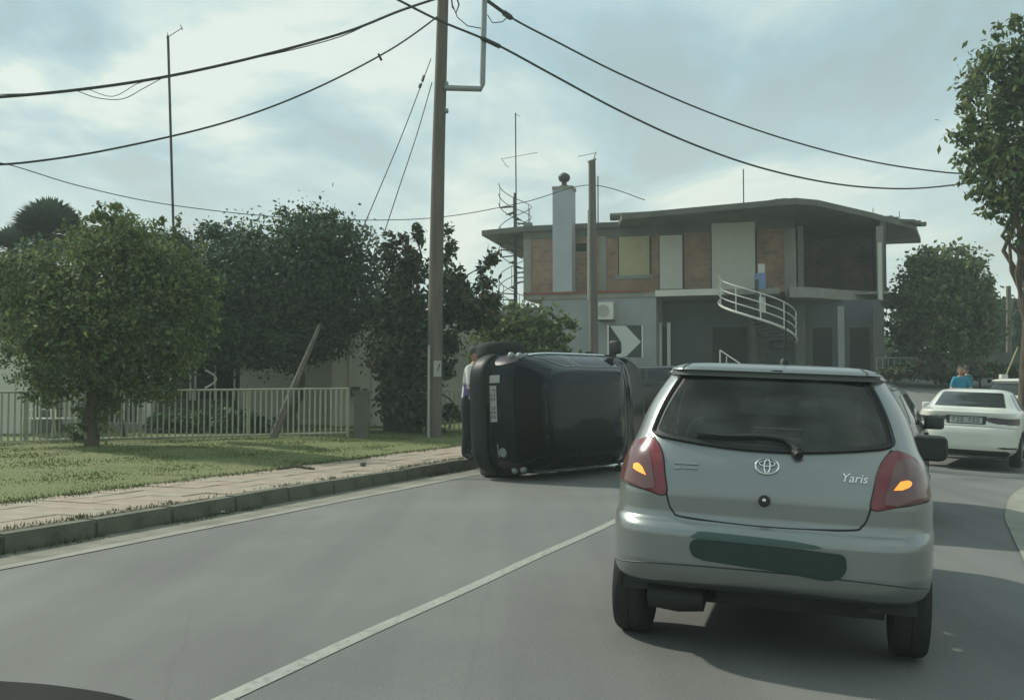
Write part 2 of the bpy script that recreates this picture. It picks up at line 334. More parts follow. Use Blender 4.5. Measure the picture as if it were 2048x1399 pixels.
def stripe(name, n0, n1, s0, s1, m, lift):
    grid([n0, (n0 + n1) / 2, n1], list(np.arange(s0, s1 + .01, 0.5)), lambda x, y: gz(x, y) + lift, name, m, xy=lambda n, s_: rd(s_ , n + 0.006 * math.sin(s_ * 2.3)))
stripe('centre_line', CL - 0.045, CL + 0.045, -2, 30, M['paint'], 0.004)
stripe('edge_line', -6.30, -6.17, -2, 30, M['edgepaint'], 0.006)
grid([-6.75, -6.5, -6.31], list(np.arange(-2, 30, 0.5)), lambda x, y: gz(x, y) + 0.004, 'gutter', mat('dusty gutter', (0.185, 0.18, 0.145), 0.95, var=0.3, vscale=2.5, bump=0.2), xy=lambda n, s_: rd(s_, n))
def curve_band(name, ctr, w, m, lift):
    vs = []; ctr = [Vector((*c_, 0)) for c_ in ctr]
    for i, c_ in enumerate(ctr):
        d_ = (ctr[min(i + 1, len(ctr) - 1)] - ctr[max(i - 1, 0)]).normalized(); n_ = Vector((d_.y, -d_.x, 0))
        for k_ in (-.5, .5):
            p_ = c_ + n_ * w * k_; vs.append((p_.x, p_.y, gz(p_.x, p_.y) + lift))
    b = MB(); b.add(vs, [(2 * i, 2 * i + 1, 2 * i + 3, 2 * i + 2) for i in range(len(ctr) - 1)]); return b.build(name, m, kind='structure')
def crom(pts_, k=10):
    o = []
    for i in range(len(pts_) - 1):
        g = lambda j: pts_[min(max(i + j, 0), len(pts_) - 1)]
        for t in np.linspace(0, 1, k, endpoint=False): o.append(tuple(.5 * (2 * b_ + (c_ - a_) * t + (2 * a_ - 5 * b_ + 4 * c_ - d_) * t * t + (3 * b_ - a_ - 3 * c_ + d_) * t ** 3) for a_, b_, c_, d_ in zip(g(-1), g(0), g(1), g(2))))
    return o + [pts_[-1]]
curve_band('right_edge_line', crom([(1.8, 2.6), (2.5, 4.3), (3.35, 6.3), (4.2, 8.0), (5.12, 10.1), (5.85, 11.7), (7.35, 14.4), (9.7, 17.6), (13.4, 21.5)]), .20, M['edgepaint'], .012)
kerb = MB(); kerb.slab([rd(-4, -6.77), rd(30, -6.77), rd(30, -6.9), rd(-4, -6.9)], -0.2, 0.10)
kerb = kerb.build('kerb', M['bed'], kind='structure')
ks = MB(); ks.box((0, 0, 0), (0.165, 0.985, 0.29)); kme = ks.mesh('kerb_stone', M['kerb'])
bm = bmesh.new(); bm.from_mesh(kme); bmesh.ops.bevel(bm, geom=[e_ for e_ in bm.edges], offset=0.018, segments=2, affect='EDGES'); bm.to_mesh(kme); bm.free()
for i in range(30):
    s_ = -3.5 + i; x, y = rd(s_, -6.835 + random.uniform(-.008, .008)); o = link('kerb_stone', kme, kerb)
    o.location = (x, y, 0.02 + random.uniform(-.008, .008)); o.rotation_euler = (random.uniform(-.01, .01), random.uniform(-.02, .02), -TH + random.uniform(-.006, .006))
walk = MB(); walk.slab([rd(-4, -6.9), rd(30, -6.9), rd(30, -8.62), rd(-4, -8.62)], -0.2, 0.125)
walk = walk.build('sidewalk', M['bed'], kind='structure')
tms = []
for m_ in ('tile', 'tile2'):
    b = MB(); b.box((0, 0, 0), (0.405, 0.405, 0.05)); me = b.mesh('paving_tile', M[m_])
    bm = bmesh.new(); bm.from_mesh(me); bmesh.ops.bevel(bm, geom=[e_ for e_ in bm.edges if abs(e_.verts[0].co.z - e_.verts[1].co.z) < .01 and e_.verts[0].co.z > 0], offset=0.008, segments=1, affect='EDGES'); bm.to_mesh(me); bm.free(); tms.append(me)
for i in range(58):
    for j in range(4):
        x, y = rd(3.2 + i * 0.416, -7.14 - j * 0.416); o = link('paving_tile', tms[0 if random.random() < .7 else 1], walk)
        o.location = (x, y, 0.135 + random.uniform(-.006, .006)); o.rotation_euler = (random.uniform(-.012, .012), random.uniform(-.012, .012), -TH)
grid(list(np.arange(-24, -8.6, 0.5)) + [-8.58], list(np.arange(-2, 34, 0.5)), lambda x, y: gz(x, y) + 0.03 * math.sin(x * 3.1) * math.sin(y * 2.3) * .6, 'grass_verge', M['turf'], xy=lambda n, s_: rd(s_, n))
# grass blades: one mass
def blades(name, pts, h0, h1, m, w=0.012, parent=None, label=None):
    vs = []; fs = []
    for (x, y, z) in pts:
        a = random.uniform(0, 6.28); h = random.uniform(h0, h1); l = random.uniform(.2, .7) * h; b_ = random.uniform(0, 6.28)
        dx_, dy_ = math.cos(a) * w, math.sin(a) * w; o = len(vs)
        vs += [(x - dx_, y - dy_, z - .01), (x + dx_, y + dy_, z - .01), (x + math.cos(b_) * l, y + math.sin(b_) * l, z + h)]; fs.append((o, o + 1, o + 2))
    me = bpy.data.meshes.new(name); me.from_pydata(vs, [], fs); me.materials.append(m)
    return link(name, me, parent, kind='stuff', label=label, cat=None)
pts = []
while len(pts) < 60000:
    s_ = random.uniform(2, 27); n_ = -8.6 - abs(random.random()) ** 1.2 * 8; x, y = rd(s_, n_)
    if y < 6 or x < -13: continue
    bare = math.sin(x * 1.3 + 1) * math.sin(y * 0.9) + math.sin(x * .5 + y * .7)
    if n_ > -9.6 and bare > .55 and random.random() < .85: continue
    pts.append((x, y, gz(x, y)))
o = blades('grass', pts, 0.008, 0.026, M['blade']); o['label'] = 'short green grass on the verge in front of the fence'
pts = []
for i in range(4500):
    s_ = random.uniform(2, 24); w_ = math.sin(s_ * 1.9) + math.sin(s_ * .83 + 2) + .4 * math.sin(s_ * 5.1)
    if w_ < -.2 and random.random() < .9: continue
    x, y = rd(s_, -6.92 - abs(random.gauss(0, .07))); pts.append((x, y, 0.15))
for i in range(2500):
    s_ = random.uniform(2, 22)
    if math.sin(s_ * 2.3) + math.sin(s_ * .9 + 1) < .3: continue
    x, y = rd(s_, -6.74 + abs(random.gauss(0, .05))); pts.append((x, y, 0.0))
for i in range(5000):
    x, y = rd(random.uniform(2, 26), -8.55 + random.gauss(0, .09)); pts.append((x, y, 0.15))
o = blades('weeds', pts, 0.015, 0.055, M['weed'], 0.010); o['label'] = 'dry weeds creeping over the kerb and paving edge'

# ------------------------------------------------------------------ car bodies as stacks of plan outlines
def pchip(xs, ys):
    xs = np.array(xs, float); ys = np.array(ys, float); h = np.diff(xs); d = np.diff(ys) / h; m = np.zeros_like(ys)
    m[0], m[-1] = d[0], d[-1]
    for i in range(1, len(xs) - 1):
        if d[i - 1] * d[i] > 0:
            w1 = 2 * h[i] + h[i - 1]; w2 = h[i] + 2 * h[i - 1]; m[i] = (w1 + w2) / (w1 / d[i - 1] + w2 / d[i])
    def f(x):
        x = min(max(x, xs[0]), xs[-1]); i = int(min(np.searchsorted(xs, x, 'right') - 1, len(xs) - 2)); t = (x - xs[i]) / h[i]
        return float((1 + 2 * t) * (1 - t) ** 2 * ys[i] + t * (1 - t) ** 2 * h[i] * m[i] + t * t * (3 - 2 * t) * ys[i + 1] + t * t * (t - 1) * h[i] * m[i + 1])
    return f
class Shape:
    def __init__(s, tab, yc, n, zlev):
        zs = [r_[0] for r_ in tab]; s.w = pchip(zs, [r_[1] for r_ in tab]); s.r = pchip(zs, [r_[2] for r_ in tab]); s.f = pchip(zs, [r_[3] for r_ in tab])
        s.yc = yc; s.n = n; s.zlev = zlev; s.z0, s.z1 = zs[0], zs[-1]
    nf = None
    def nn(s, z, b=-1): return s.nf if (s.nf and b > 0) else (s.n(z) if callable(s.n) else s.n)
    def ab(s, a, b, z):
        n = s.nn(z, b); k = (abs(a) ** n + abs(b) ** n) ** (-1 / n); w = s.w(z); yc = s.yc
        yr, yf = s.r(z), s.f(z); mid = yc if yr < yc < yf else (yr + yf) / 2
        return Vector((w * a * k, mid + (b * k * (mid - yr) if b < 0 else b * k * (yf - mid)), z))
    def q(s, q, z):                       # 0 = middle of the tail; |q|>1 wraps along the flank (q in half widths)
        a = abs(q); sg = 1 if q >= 0 else -1
        if a <= 1: return s.ab(q, -1, z)
        Lr = max(.2, s.yc - s.r(z)); b = -1 + (a - 1) * s.w(z) / Lr
        return s.ab(sg, b, z)
    def x2q(s, x, z):
        w = max(1e-3, s.w(z)); n = s.nn(z); X = abs(x) / w; sg = 1 if x >= 0 else -1
        Xm = 2 ** (-1 / n)
        if X <= Xm: return sg * X / (1 - X ** n) ** (1 / n)
        return sg * (1 + (X - Xm) * 2.6)
    def side(s, sg, y, z):
        n = s.nn(z, y - s.yc); yr, yf = s.r(z), s.f(z); mid = s.yc if yr < s.yc < yf else (yr + yf) / 2
        t = (mid - y) / (mid - yr) if y < mid else (y - mid) / (yf - mid); t = min(.999, abs(t))
        return Vector((sg * s.w(z) * (1 - t ** n) ** (1 / n), y, z))
    def front(s, x, z):
        n = s.nn(z, 1); w = s.w(z); t = min(.999, abs(x) / w); yr, yf = s.r(z), s.f(z); mid = s.yc if yr < s.yc < yf else (yr + yf) / 2
        return Vector((x, mid + (yf - mid) * (1 - t ** n) ** (1 / n), z))
def nrm(fn, a, b, e=0.004):
    u = fn(a + e, b) - fn(a - e, b); v = fn(a, b + e) - fn(a, b - e); c = u.cross(v)
    return c.normalized() if c.length > 1e-12 else Vector((0, 0, 1))
def inside(poly, x, y):
    c = False; n = len(poly)
    for i in range(n):
        x1, y1 = poly[i]; x2, y2 = poly[(i + 1) % n]
        if (y1 > y) != (y2 > y) and x < (x2 - x1) * (y - y1) / (y2 - y1) + x1: c = not c
    return c
def dense(poly, k=6, closed=True, sm=True):
    """rounded, densely sampled outline (Catmull-Rom)"""
    n = len(poly); o = []
    for i in range(n if closed else n - 1):
        g = lambda j: poly[(i + j) % n] if closed else poly[min(max(i + j, 0), n - 1)]
        p0, p1, p2, p3 = g(-1), g(0), g(1), g(2)
        for t in np.linspace(0, 1, k, endpoint=False):
            if sm: o.append(tuple(.5 * (2 * b + (c - a) * t + (2 * a - 5 * b + 4 * c - d) * t * t + (3 * b - a - 3 * c + d) * t ** 3) for a, b, c, d in zip(p0, p1, p2, p3)))
            else: o.append(tuple(b + (c - b) * t for b, c in zip(p1, p2)))
    if not closed: o.append(tuple(poly[-1]))
    return o
def patch(fn, poly, off, inward, rows=22, cols=22, thick=0.012, flip=None):
    """sheet following surface fn inside outline poly (a,z), lifted by off, with a rim"""
    zs = [p_[1] for p_ in poly]; za, zb = min(zs) + 1e-4, max(zs) - 1e-4; v = []; b = MB()
    for i in range(rows + 1):
        z = za + (zb - za) * (0.5 - 0.5 * math.cos(math.pi * i / rows)); xs = []
        for k in range(len(poly)):
            (x1, z1), (x2, z2) = poly[k], poly[(k + 1) % len(poly)]
            if (z1 > z) != (z2 > z): xs.append(x1 + (x2 - x1) * (z - z1) / (z2 - z1))
        if len(xs) < 2: xs = [0, 0]
        a0, a1 = min(xs), max(xs)
        for j in range(cols + 1):
            a = a0 + (a1 - a0) * j / cols; p_ = fn(a, z); nv = nrm(fn, a, z)
            if nv.dot(p_ - inward) < 0: nv = -nv
            v.append((p_ + nv * off, nv))
    c1 = cols + 1; fs = [(i * c1 + j, i * c1 + j + 1, (i + 1) * c1 + j + 1, (i + 1) * c1 + j) for i in range(rows) for j in range(cols)]
    ring = [j for j in range(c1)] + [i * c1 + cols for i in range(1, rows + 1)] + [rows * c1 + j for j in range(cols - 1, -1, -1)] + [i * c1 for i in range(rows - 1, 0, -1)]
    vs = [a for a, _ in v]; o = len(vs); vs += [v[i][0] - v[i][1] * thick for i in ring]; k = len(ring)
    fs += [(ring[i], ring[(i + 1) % k], o + (i + 1) % k, o + i) for i in range(k)]
    b.add(vs, fs); return b
def seam(fn, path, off, rad, inward, closed=False, n=5):
    b = MB(); pts = []
    for a, z in path:
        p_ = fn(a, z); nv = nrm(fn, a, z)
        if nv.dot(p_ - inward) < 0: nv = -nv
        pts.append(p_ + nv * off)
    if closed: pts.append(pts[0])
    b.tube(pts, rad, n); return b
def body_mesh(sh, na=44, nb=60, holes=(), arches=(), off=0.0, cap=True):
    ring = [(a, -1) for a in np.linspace(-1, 1, na, endpoint=False)] + [(1, b_) for b_ in np.linspace(-1, 1, nb, endpoint=False)] + [(-a, 1) for a in np.linspace(-1, 1, na, endpoint=False)] + [(-1, -b_) for b_ in np.linspace(-1, 1, nb, endpoint=False)]
    k = len(ring); vs = []; fs = []; zl = sh.zlev
    for z in zl:
        for a, b_ in ring: vs.append(sh.ab(a, b_, z))
    cen = Vector((0, sh.yc, 0.8))
    for i in range(len(zl) - 1):
        for j in range(k):
            q_ = (i * k + j, i * k + (j + 1) % k, (i + 1) * k + (j + 1) % k, (i + 1) * k + j)
            c = sum((vs[t] for t in q_), Vector()) / 4; dead = False
            for kind, poly in holes:
                if kind == 'rear' and c.y < sh.yc - .5 and inside(poly, sh.x2q(c.x, c.z), c.z) and (abs(ring[j][1] + 1) < 1e-6): dead = True
                if kind == 'side' and abs(ring[j][0]) == 1 and inside(poly, c.y, c.z): dead = True
                if kind == 'front' and c.y > sh.yc + .2 and inside(poly, c.x, c.z) and ring[j][1] > .9: dead = True
            for yw, zw, ra in arches:
                if abs(c.x) > .45 and (c.y - yw) ** 2 + (c.z - zw) ** 2 < ra * ra: dead = True
            if not dead: fs.append(q_)
    b = MB(); b.add(vs, fs)
    if cap: b.add([vs[(len(zl) - 1) * k + j] for j in range(k)], [tuple(range(k))])
    if off:
        me = bpy.data.meshes.new('t'); me.from_pydata(b.v, [], b.f); bm = bmesh.new(); bm.from_mesh(me); bmesh.ops.recalc_face_normals(bm, faces=bm.faces); bm.normal_update()
        c = cen; sgn = 1
        b.v = [tuple(v_.co + v_.normal * off * (1 if v_.normal.dot(v_.co - c) > 0 else -1)) for v_ in bm.verts]; bm.free()
    return b
def wheel(parent, x, y, r, wd, label=None):
    sg = 1 if x > 0 else -1; b = MB(); h = wd / 2
    b.lathe([(r * .62, -h * .92), (r * .80, -h), (r * .93, -h * .94), (r * .985, -h * .72), (r, -h * .4), (r * 1.0, -.004), (r * .985, 0), (r, .004), (r, h * .4), (r * .985, h * .72), (r * .93, h * .94), (r * .80, h), (r * .62, h * .92)], 36, (0, 0, 0), axis='X')
    o = b.build('wheel', M['tyre'], parent, smooth=True); o.location = (x, y, r)
    c = MB(); c.lathe([(r * .60, sg * h * .86), (r * .64, sg * h * .98), (r * .58, sg * h * .9), (r * .2, sg * h * .75), (r * .1, sg * h * .85), (0.001, sg * h * .86)], 28, (0, 0, 0), axis='X')
    for k in range(5):
        t = 2 * math.pi * k / 5; c.box((sg * h * .88, math.cos(t) * r * .36, math.sin(t) * r * .36), (.03, .05, r * .5), Matrix.Rotation(-t + math.pi / 2, 3, 'X'))
    c.build('rim', M['rim'], o, smooth=True); return o
def ell(cx_, cz_, rx, rz, n=20): return [(cx_ + rx * math.cos(2 * math.pi * i / n), cz_ + rz * math.sin(2 * math.pi * i / n)) for i in range(n)]
def text_mesh(body, size, shear=0.0, extr=0.004):
    cu_ = bpy.data.curves.new('lettering', 'FONT'); cu_.body = body; cu_.size = size; cu_.shear = shear; cu_.extrude = extr; cu_.align_x = 'CENTER'; cu_.align_y = 'CENTER'; cu_.resolution_u = 3
    o = bpy.data.objects.new('t', cu_); COL.objects.link(o); bpy.context.view_layer.update()
    me = bpy.data.meshes.new_from_object(o.evaluated_get(bpy.context.evaluated_depsgraph_get())); bpy.data.objects.remove(o); return me
def heading(o, psi, roll=0.0, pitch=0.0):
    o.rotation_mode = 'QUATERNION'
    o.rotation_quaternion = (Matrix.Rotation(-psi, 3, 'Z') @ Matrix.Rotation(roll, 3, 'Y') @ Matrix.Rotation(pitch, 3, 'X')).to_quaternion()

# ---- silver hatchback with its hazard lamps lit
def silver_car():
    psi = R(17.2); D0 = 4.98; o = empty('silver_car', 'small silver hatchback seen from behind with both amber indicators lit, nearest car on the road', 'car')
    X0 = (1512 - CX) / F * D0; o.location = (X0, D0, gz(X0 + .6, D0 + 1.5) + .004); heading(o, psi, R(2.5))
    tab = [(.315, .66, .45, 3.2), (.335, .74, .26, 3.45), (.355, .795, .13, 3.55), (.39, .832, .045, 3.62), (.45, .845, .01, 3.67), (.50, .847, 0, 3.70), (.63, .848, 0, 3.70), (.665, .848, .008, 3.70), (.69, .847, .03, 3.70), (.71, .846, .058, 3.69), (.745, .844, .066, 3.68), (.82, .840, .066, 3.6), (.90, .832, .078, 3.42), (.97, .818, .095, 3.1), (1.03, .798, .12, 2.85), (1.08, .772, .15, 2.72), (1.25, .712, .25, 2.3), (1.40, .63, .338, 1.98), (1.468, .582, .378, 1.88), (1.476, .573, .372, 1.85), (1.480, .570, .346, 1.83), (1.490, .558, .352, 1.79), (1.500, .538, .368, 1.74), (1.512, .502, .41, 1.66), (1.522, .445, .50, 1.58), (1.529, .34, .68, 1.45), (1.534, .12, 1.0, 1.2)]
    zl = sorted(set([r_[0] for r_ in tab] + list(np.arange(.32, .66, .015)) + list(np.arange(.66, 1.44, .018)) + list(np.arange(1.44, 1.534, .0035))))
    sh = Shape(tab, 1.9, lambda z: 6.8 + .4 * smooth01((z - .75) / .6) , zl); inw = Vector((0, 1.8, .8))
    rq = lambda pl: [(sh.x2q(x, z), z) for x, z in pl]
    win = dense([(-.585, 1.130), (-.45, 1.105), (-.2, 1.081), (0, 1.075), (.2, 1.081), (.45, 1.105), (.585, 1.130), (.59, 1.18), (.55, 1.30), (.49, 1.42), (.45, 1.462), (.2, 1.471), (0, 1.472), (-.2, 1.471), (-.45, 1.462), (-.49, 1.42), (-.55, 1.30), (-.59, 1.18)], 5)
    wq = rq(win); ctr = (0, 1.25)
    inner = [(x * .955, ctr[1] + (z - ctr[1]) * .90) for x, z in win]; iq = rq(inner)
    hole = rq([(x * .985, ctr[1] + (z - ctr[1]) * .965) for x, z in win])
    s1 = dense([(.75, 1.13), (1.35, 1.09), (1.38, 1.40), (1.0, 1.405), (.82, 1.30)], 5, sm=False); s2 = dense([(1.43, 1.09), (2.35, 1.06), (2.2, 1.2), (1.9, 1.38), (1.46, 1.405)], 5, sm=False)
    sc_ = lambda p_, k_: [(sum(a for a, _ in p_) / len(p_) + (x - sum(a for a, _ in p_) / len(p_)) * k_, sum(c for _, c in p_) / len(p_) + (z - sum(c for _, c in p_) / len(p_)) * k_) for x, z in p_]
    fw = dense([(-.62, 1.09), (.62, 1.09), (.47, 1.41), (-.47, 1.41)], 6, sm=False)
    holes = [('rear', hole), ('side', sc_(s1, .94)), ('side', sc_(s2, .94)), ('front', sc_(fw, .95))]
    arch = [(.62, .29, .335), (3.08, .29, .335)]
    body_mesh(sh, 64, 70, holes, arch).build('body', M['silver'], o, smooth=True)
    body_mesh(sh, 40, 60, holes, arch, off=-.03).build('interior_lining', M['interior'], o, smooth=True)
    # rear glass with a black border
    patch(sh.q, wq, .004, inw, 26, 30, .01).build('rear_window', M['glass'], o, smooth=True)
    b = MB(); k = len(wq)
    for lo, hi, off in ((wq, iq, .0045),):
        vs = [];
        for pl in (lo, hi):
            for a, z in pl:
                p_ = sh.q(a, z); nv = nrm(sh.q, a, z); nv = nv if nv.dot(p_ - inw) > 0 else -nv; vs.append(p_ + nv * (off + .0012))
        b.add(vs, [(i, (i + 1) % k, k + (i + 1) % k, k + i) for i in range(k)])
    b.build('window_border', M['trim'], o, smooth=True)
    seam(sh.q, wq, .009, .010, inw, True).build('window_seal', M['trim'], o)
    for sg in (-1, 1):
        for sp in (s1, s2):
            patch(lambda y, z: sh.side(sg, y, z), sp, .003, inw, 10, 12).build('side_window', M['glass'], o, smooth=True)
    patch(sh.front, fw, .003, inw, 10, 12).build('windscreen', M['glass'], o, smooth=True)
    # tailgate shut line
    tg = [(-.592, 1.112), (-.535, 1.03), (-.512, .935), (-.498, .84), (-.480, .775), (-.458, .742), (-.42, .722), (-.2, .708), (0, .704), (.2, .708), (.42, .722), (.458, .742), (.480, .775), (.498, .84), (.512, .935), (.535, 1.03), (.592, 1.112)]
    seam(sh.q, rq(dense(tg, 6, False)), -.001, .0055, inw).build('tailgate_seam', M['trim'], o)
    # lamps
    for sg in (-1, 1):
        red = dense([(.598, 1.105), (.535, 1.03), (.514, .935), (.502, .828), (.62, .845), (.735, .862), (.80, .875), (.795, .94), (.76, 1.02), (.70, 1.075)], 4)
        lp = patch(sh.q, rq([(sg * x, z) for x, z in red]), .010, inw, 18, 16, .02).build('tail_lamp', M['redlens'], o, smooth=True)
        cl = dense([(.575, .848), (.79, .880), (.785, .93), (.75, 1.015), (.68, 1.06), (.61, 1.05), (.572, .93)], 4)
        patch(sh.q, rq([(sg * x, z) for x, z in cl]), .0125, inw, 14, 12, .004).build('clear_lens', M['pinklens'], lp, smooth=True)
        am = dense([(.596, .922), (.635, .924), (.672, .940), (.680, .960), (.662, .970), (.628, .966)], 3, sm=False) if sg > 0 else dense([(.606, .914), (.655, .928), (.682, .940), (.680, .966), (.655, .970), (.632, .956)], 3, sm=False)
        patch(sh.q, rq([(sg * x, z) for x, z in am]), .0155, inw, 8, 8, .004).build('indicator_lamp', M['amber'], lp, smooth=True)
        seam(sh.q, rq([(sg * x, z) for x, z in red]), .004, .005, inw, True).build('lamp_seal', M['trim'], lp)
    # bumper crease, plate area, valance
    seam(sh.q, rq(dense([(-.80, .445), (-.6, .478), (-.3, .490), (0, .492), (.3, .490), (.6, .478), (.80, .445)], 6, False)), -.002, .005, inw).build('bumper_crease', M['trimg'], o)
    patch(sh.q, rq(dense([(-.345, .545), (-.30, .522), (-.1, .508), (.05, .505), (.25, .482), (.34, .485), (.385, .52), (.39, .575), (.35, .612), (.1, .618), (-.2, .622), (-.33, .622), (-.36, .588)], 5)), .012, inw, 14, 24, .02).build('plate_blackout', M['platedark'], o, smooth=True)  # dark blob shape added over the plate, no real cover
    patch(sh.q, rq(dense([(-.32, .625), (.24, .625), (.245, .642), (.2, .650), (-.28, .662), (-.325, .65)], 4)), .010, inw, 6, 16, .012).build('plate_lamp_strip', M['plateteal'], o, smooth=True)
    patch(sh.q, rq(dense([(-.70, .352), (-.62, .385), (0, .402), (.62, .385), (.70, .352), (.5, .337), (0, .333), (-.5, .337)], 4)), .004, inw, 8, 24, .01).build('lower_valance', M['trimg'], o, smooth=True)
    # emblem: three interlocked rings standing proud
    def ringlet(cx_, cz_, rx, rz, r_): return seam(lambda a, z: sh.q(sh.x2q(a, z), z), ell(cx_, cz_, rx, rz, 28), .010, r_, inw, True, 6)
    em = ringlet(0, 1.0, .057, .038, .0046).build('emblem', M['chrome'], o, smooth=True)
    ringlet(0, 1.012, .038, .0125, .0038).build('emblem_ring', M['chrome'], em, smooth=True); ringlet(0, 1.0, .0145, .034, .0038).build('emblem_ring', M['chrome'], em, smooth=True)
    # script and badge
    def put(me, x, z, name, m):
        q_ = sh.x2q(x, z); p_ = sh.q(q_, z); nv = nrm(sh.q, q_, z); nv = nv if nv.dot(p_ - inw) > 0 else -nv
        xa = Vector((1, 0, 0)); xa = (xa - nv * xa.dot(nv)).normalized(); za = nv.cross(xa)
        t = link(name, me, o); me.materials.clear(); me.materials.append(m); t.matrix_local = Matrix(((xa.x, za.x, nv.x, 0), (xa.y, za.y, nv.y, 0), (xa.z, za.z, nv.z, 0), (0, 0, 0, 1))); t.location = p_ + nv * .006
    put(text_mesh('Yaris', .062, .25), .415, .968, 'lettering', M['chrome'])
    bd = MB(); bd.box((0, .012, 0), (.125, .010, .006)); bd.box((-.045, -.012, 0), (.03, .014, .006)); bd.box((.02, -.012, 0), (.08, .008, .006)); put(bd.mesh('badge', M['rim']), -.405, .978, 'dealer_badge', M['rim'])
    lk = MB(); lk.lathe([(.001, .0), (.030, 0), (.030, .012), (.022, .016), (.001, .014)], 20); put(lk.mesh('lock', M['trim'], True), -.006, .832, 'tailgate_lock', M['trim'])
    lk = MB(); lk.lathe([(.001, .014), (.009, .014), (.009, .021), (.001, .022)], 14, (0, .004, 0)); put(lk.mesh('key_cylinder', M['chrome'], True), -.006, .832, 'key_cylinder', M['chrome'])
    # wiper
    wp = MB(); arm = [(.145, 1.068), (.115, 1.102), (.06, 1.126), (-.06, 1.132), (-.22, 1.124), (-.36, 1.132)]
    pl = dense(arm, 5, False); pts_ = []
    for a, z in pl:
        q_ = sh.x2q(a, z); p_ = sh.q(q_, z); nv = nrm(sh.q, q_, z); nv = nv if nv.dot(p_ - inw) > 0 else -nv; pts_.append(p_ + nv * .035)
    wp.tube(pts_, [.021 - .017 * (i / (len(pts_) - 1)) for i in range(len(pts_))], 8); w_ = wp.build('rear_wiper', M['trim'], o, smooth=True)
    bl = MB(); bl.tube([p_ + Vector((0, .012, -.012)) for p_ in pts_[6:]], .011, 6); bl.build('wiper_blade', M['trim'], w_, smooth=True)
    cp = MB(); q_ = sh.q(sh.x2q(.15, 1.066), 1.066); cp.tube([q_ + Vector((-.012, -.01, .02)), q_ + Vector((.004, -.045, 0))], [.028, .022], 12); cp.build('wiper_cap', M['trim'], w_, smooth=True)
    # roof aerial, high brake lamp, spoiler shut lines
    an = MB(); an.lathe([(.001, -.01), (.028, -.01), (.026, .02), (.016, .034), (.001, .036)], 14, (.045, .78, 1.532)); an.tube([(.045, .78, 1.55), (.05, .62, 1.86)], [.004, .0025], 6); an.build('roof_aerial', M['trim'], o, smooth=True)
    bk = patch(sh.q, rq(dense([(-.01, 1.468), (.055, 1.468), (.05, 1.480), (-.005, 1.480)], 3)), .012, inw, 5, 8); bk.build('brake_lamp', M['trim'], o)
    for sg in (-1, 1):
        seam(sh.q, rq(dense([(sg * .475, 1.480), (sg * .47, 1.495), (sg * .445, 1.512)], 4, False)), 0, .004, inw).build('spoiler_seam', M['trim'], o)
        mb_ = MB(); c = sh.side(sg, 2.12, 1.04)
        mb_.add(*loft_box((sg * (.955 if sg > 0 else .835), 2.12, 1.04), (.225, .10, .175))); mi = mb_.build('door_mirror', M['silver'] if sg < 0 else M['trimg'], o, smooth=True)
        st = MB(); st.box((sg * .80, 2.16, .99), (.12, .07, .05)); st.build('mirror_stem', M['trim'], mi)
        gl = MB(); gl.box((sg * (.955 if sg > 0 else .835), 2.066, 1.04), (.185, .004, .135)); gl.build('mirror_glass', M['glassg'], mi)
        for yw in (.62, 3.08): wheel(o, sg * .725, yw, .295, .19).location.z += sg * .014
        for yw in (.62, 3.08):
            ln = MB(); k = 16
            vs = [(sg * x, yw + .345 * math.cos(math.pi * i / k), .29 + .345 * math.sin(math.pi * i / k)) for x in (.5, .74) for i in range(k + 1)]
            ln.add(vs, [(i, i + 1, k + 2 + i, k + 1 + i) for i in range(k)]); ln.build('wheel_arch', M['trim'], o)
        hd = MB(); hd.box(sh.side(sg, 1.1, .93) + Vector((sg * .012, 0, 0)), (.03, .17, .03)); hd.build('door_handle', M['silver'], o)
    ub = MB(); ub.slab([(-.6, .45), (.6, .45), (.6, 3.3), (-.6, 3.3)], .22, .32); ub.tube([(-.6, .62, .29), (.6, .62, .29)], .05, 8); ub.build('underbody', M['trim'], o)
    ex = MB(); ex.lathe([(.02, -.17), (.07, -.16), (.085, 0), (.07, .13), (.03, .14)], 16, (-.44, .30, .27), axis='X'); ex.box((-.36, .30, .33), (.05, .05, .08)); ex.tube([(-.30, .42, .26), (-.10, .8, .26), (-.1, 2.5, .26)], .025, 8); ex.build('exhaust', M['trim'], o, smooth=True)
    # cabin
    for sx in (-.36, .36):
        se = MB(); se.add(*loft_box((sx, 1.78, .62), (.48, .5, .18))); se.add(*loft_box((sx, 1.50, .92), (.46, .14, .56), Matrix.Rotation(R(12), 3, 'X')))
        s0 = se.build('front_seat', M['interior'], o, smooth=True)
        h_ = MB(); h_.add(*loft_box((sx, 1.42, 1.26), (.25, .11, .2))); h_.tube([(sx - .06, 1.43, 1.1), (sx - .06, 1.42, 1.24)], .008, 6); h_.build('headrest', M['interior'], s0, smooth=True)
    be = MB(); be.add(*loft_box((0, .72, .84), (1.2, .16, .5), Matrix.Rotation(R(14), 3, 'X'))); be.build('rear_bench', M['interior'], o, smooth=True)
    ds = MB(); ds.add(*loft_box((0, 2.45, .9), (1.3, .4, .28))); ds.build('dashboard', M['interior'], o, smooth=True)
    rv = MB(); rv.add(*loft_box((0, 2.02, 1.33), (.22, .03, .07))); rv.build('cabin_mirror', M['trim'], o, smooth=True)
    sw = MB(); sw.tube([(-.36 + .18 * math.cos(t), 2.2 - .06 * math.sin(t), .98 + .17 * math.sin(t)) for t in np.linspace(0, 6.283, 24)], .014, 6); sw.build('steering_wheel', M['trim'], o, smooth=True)
    return o
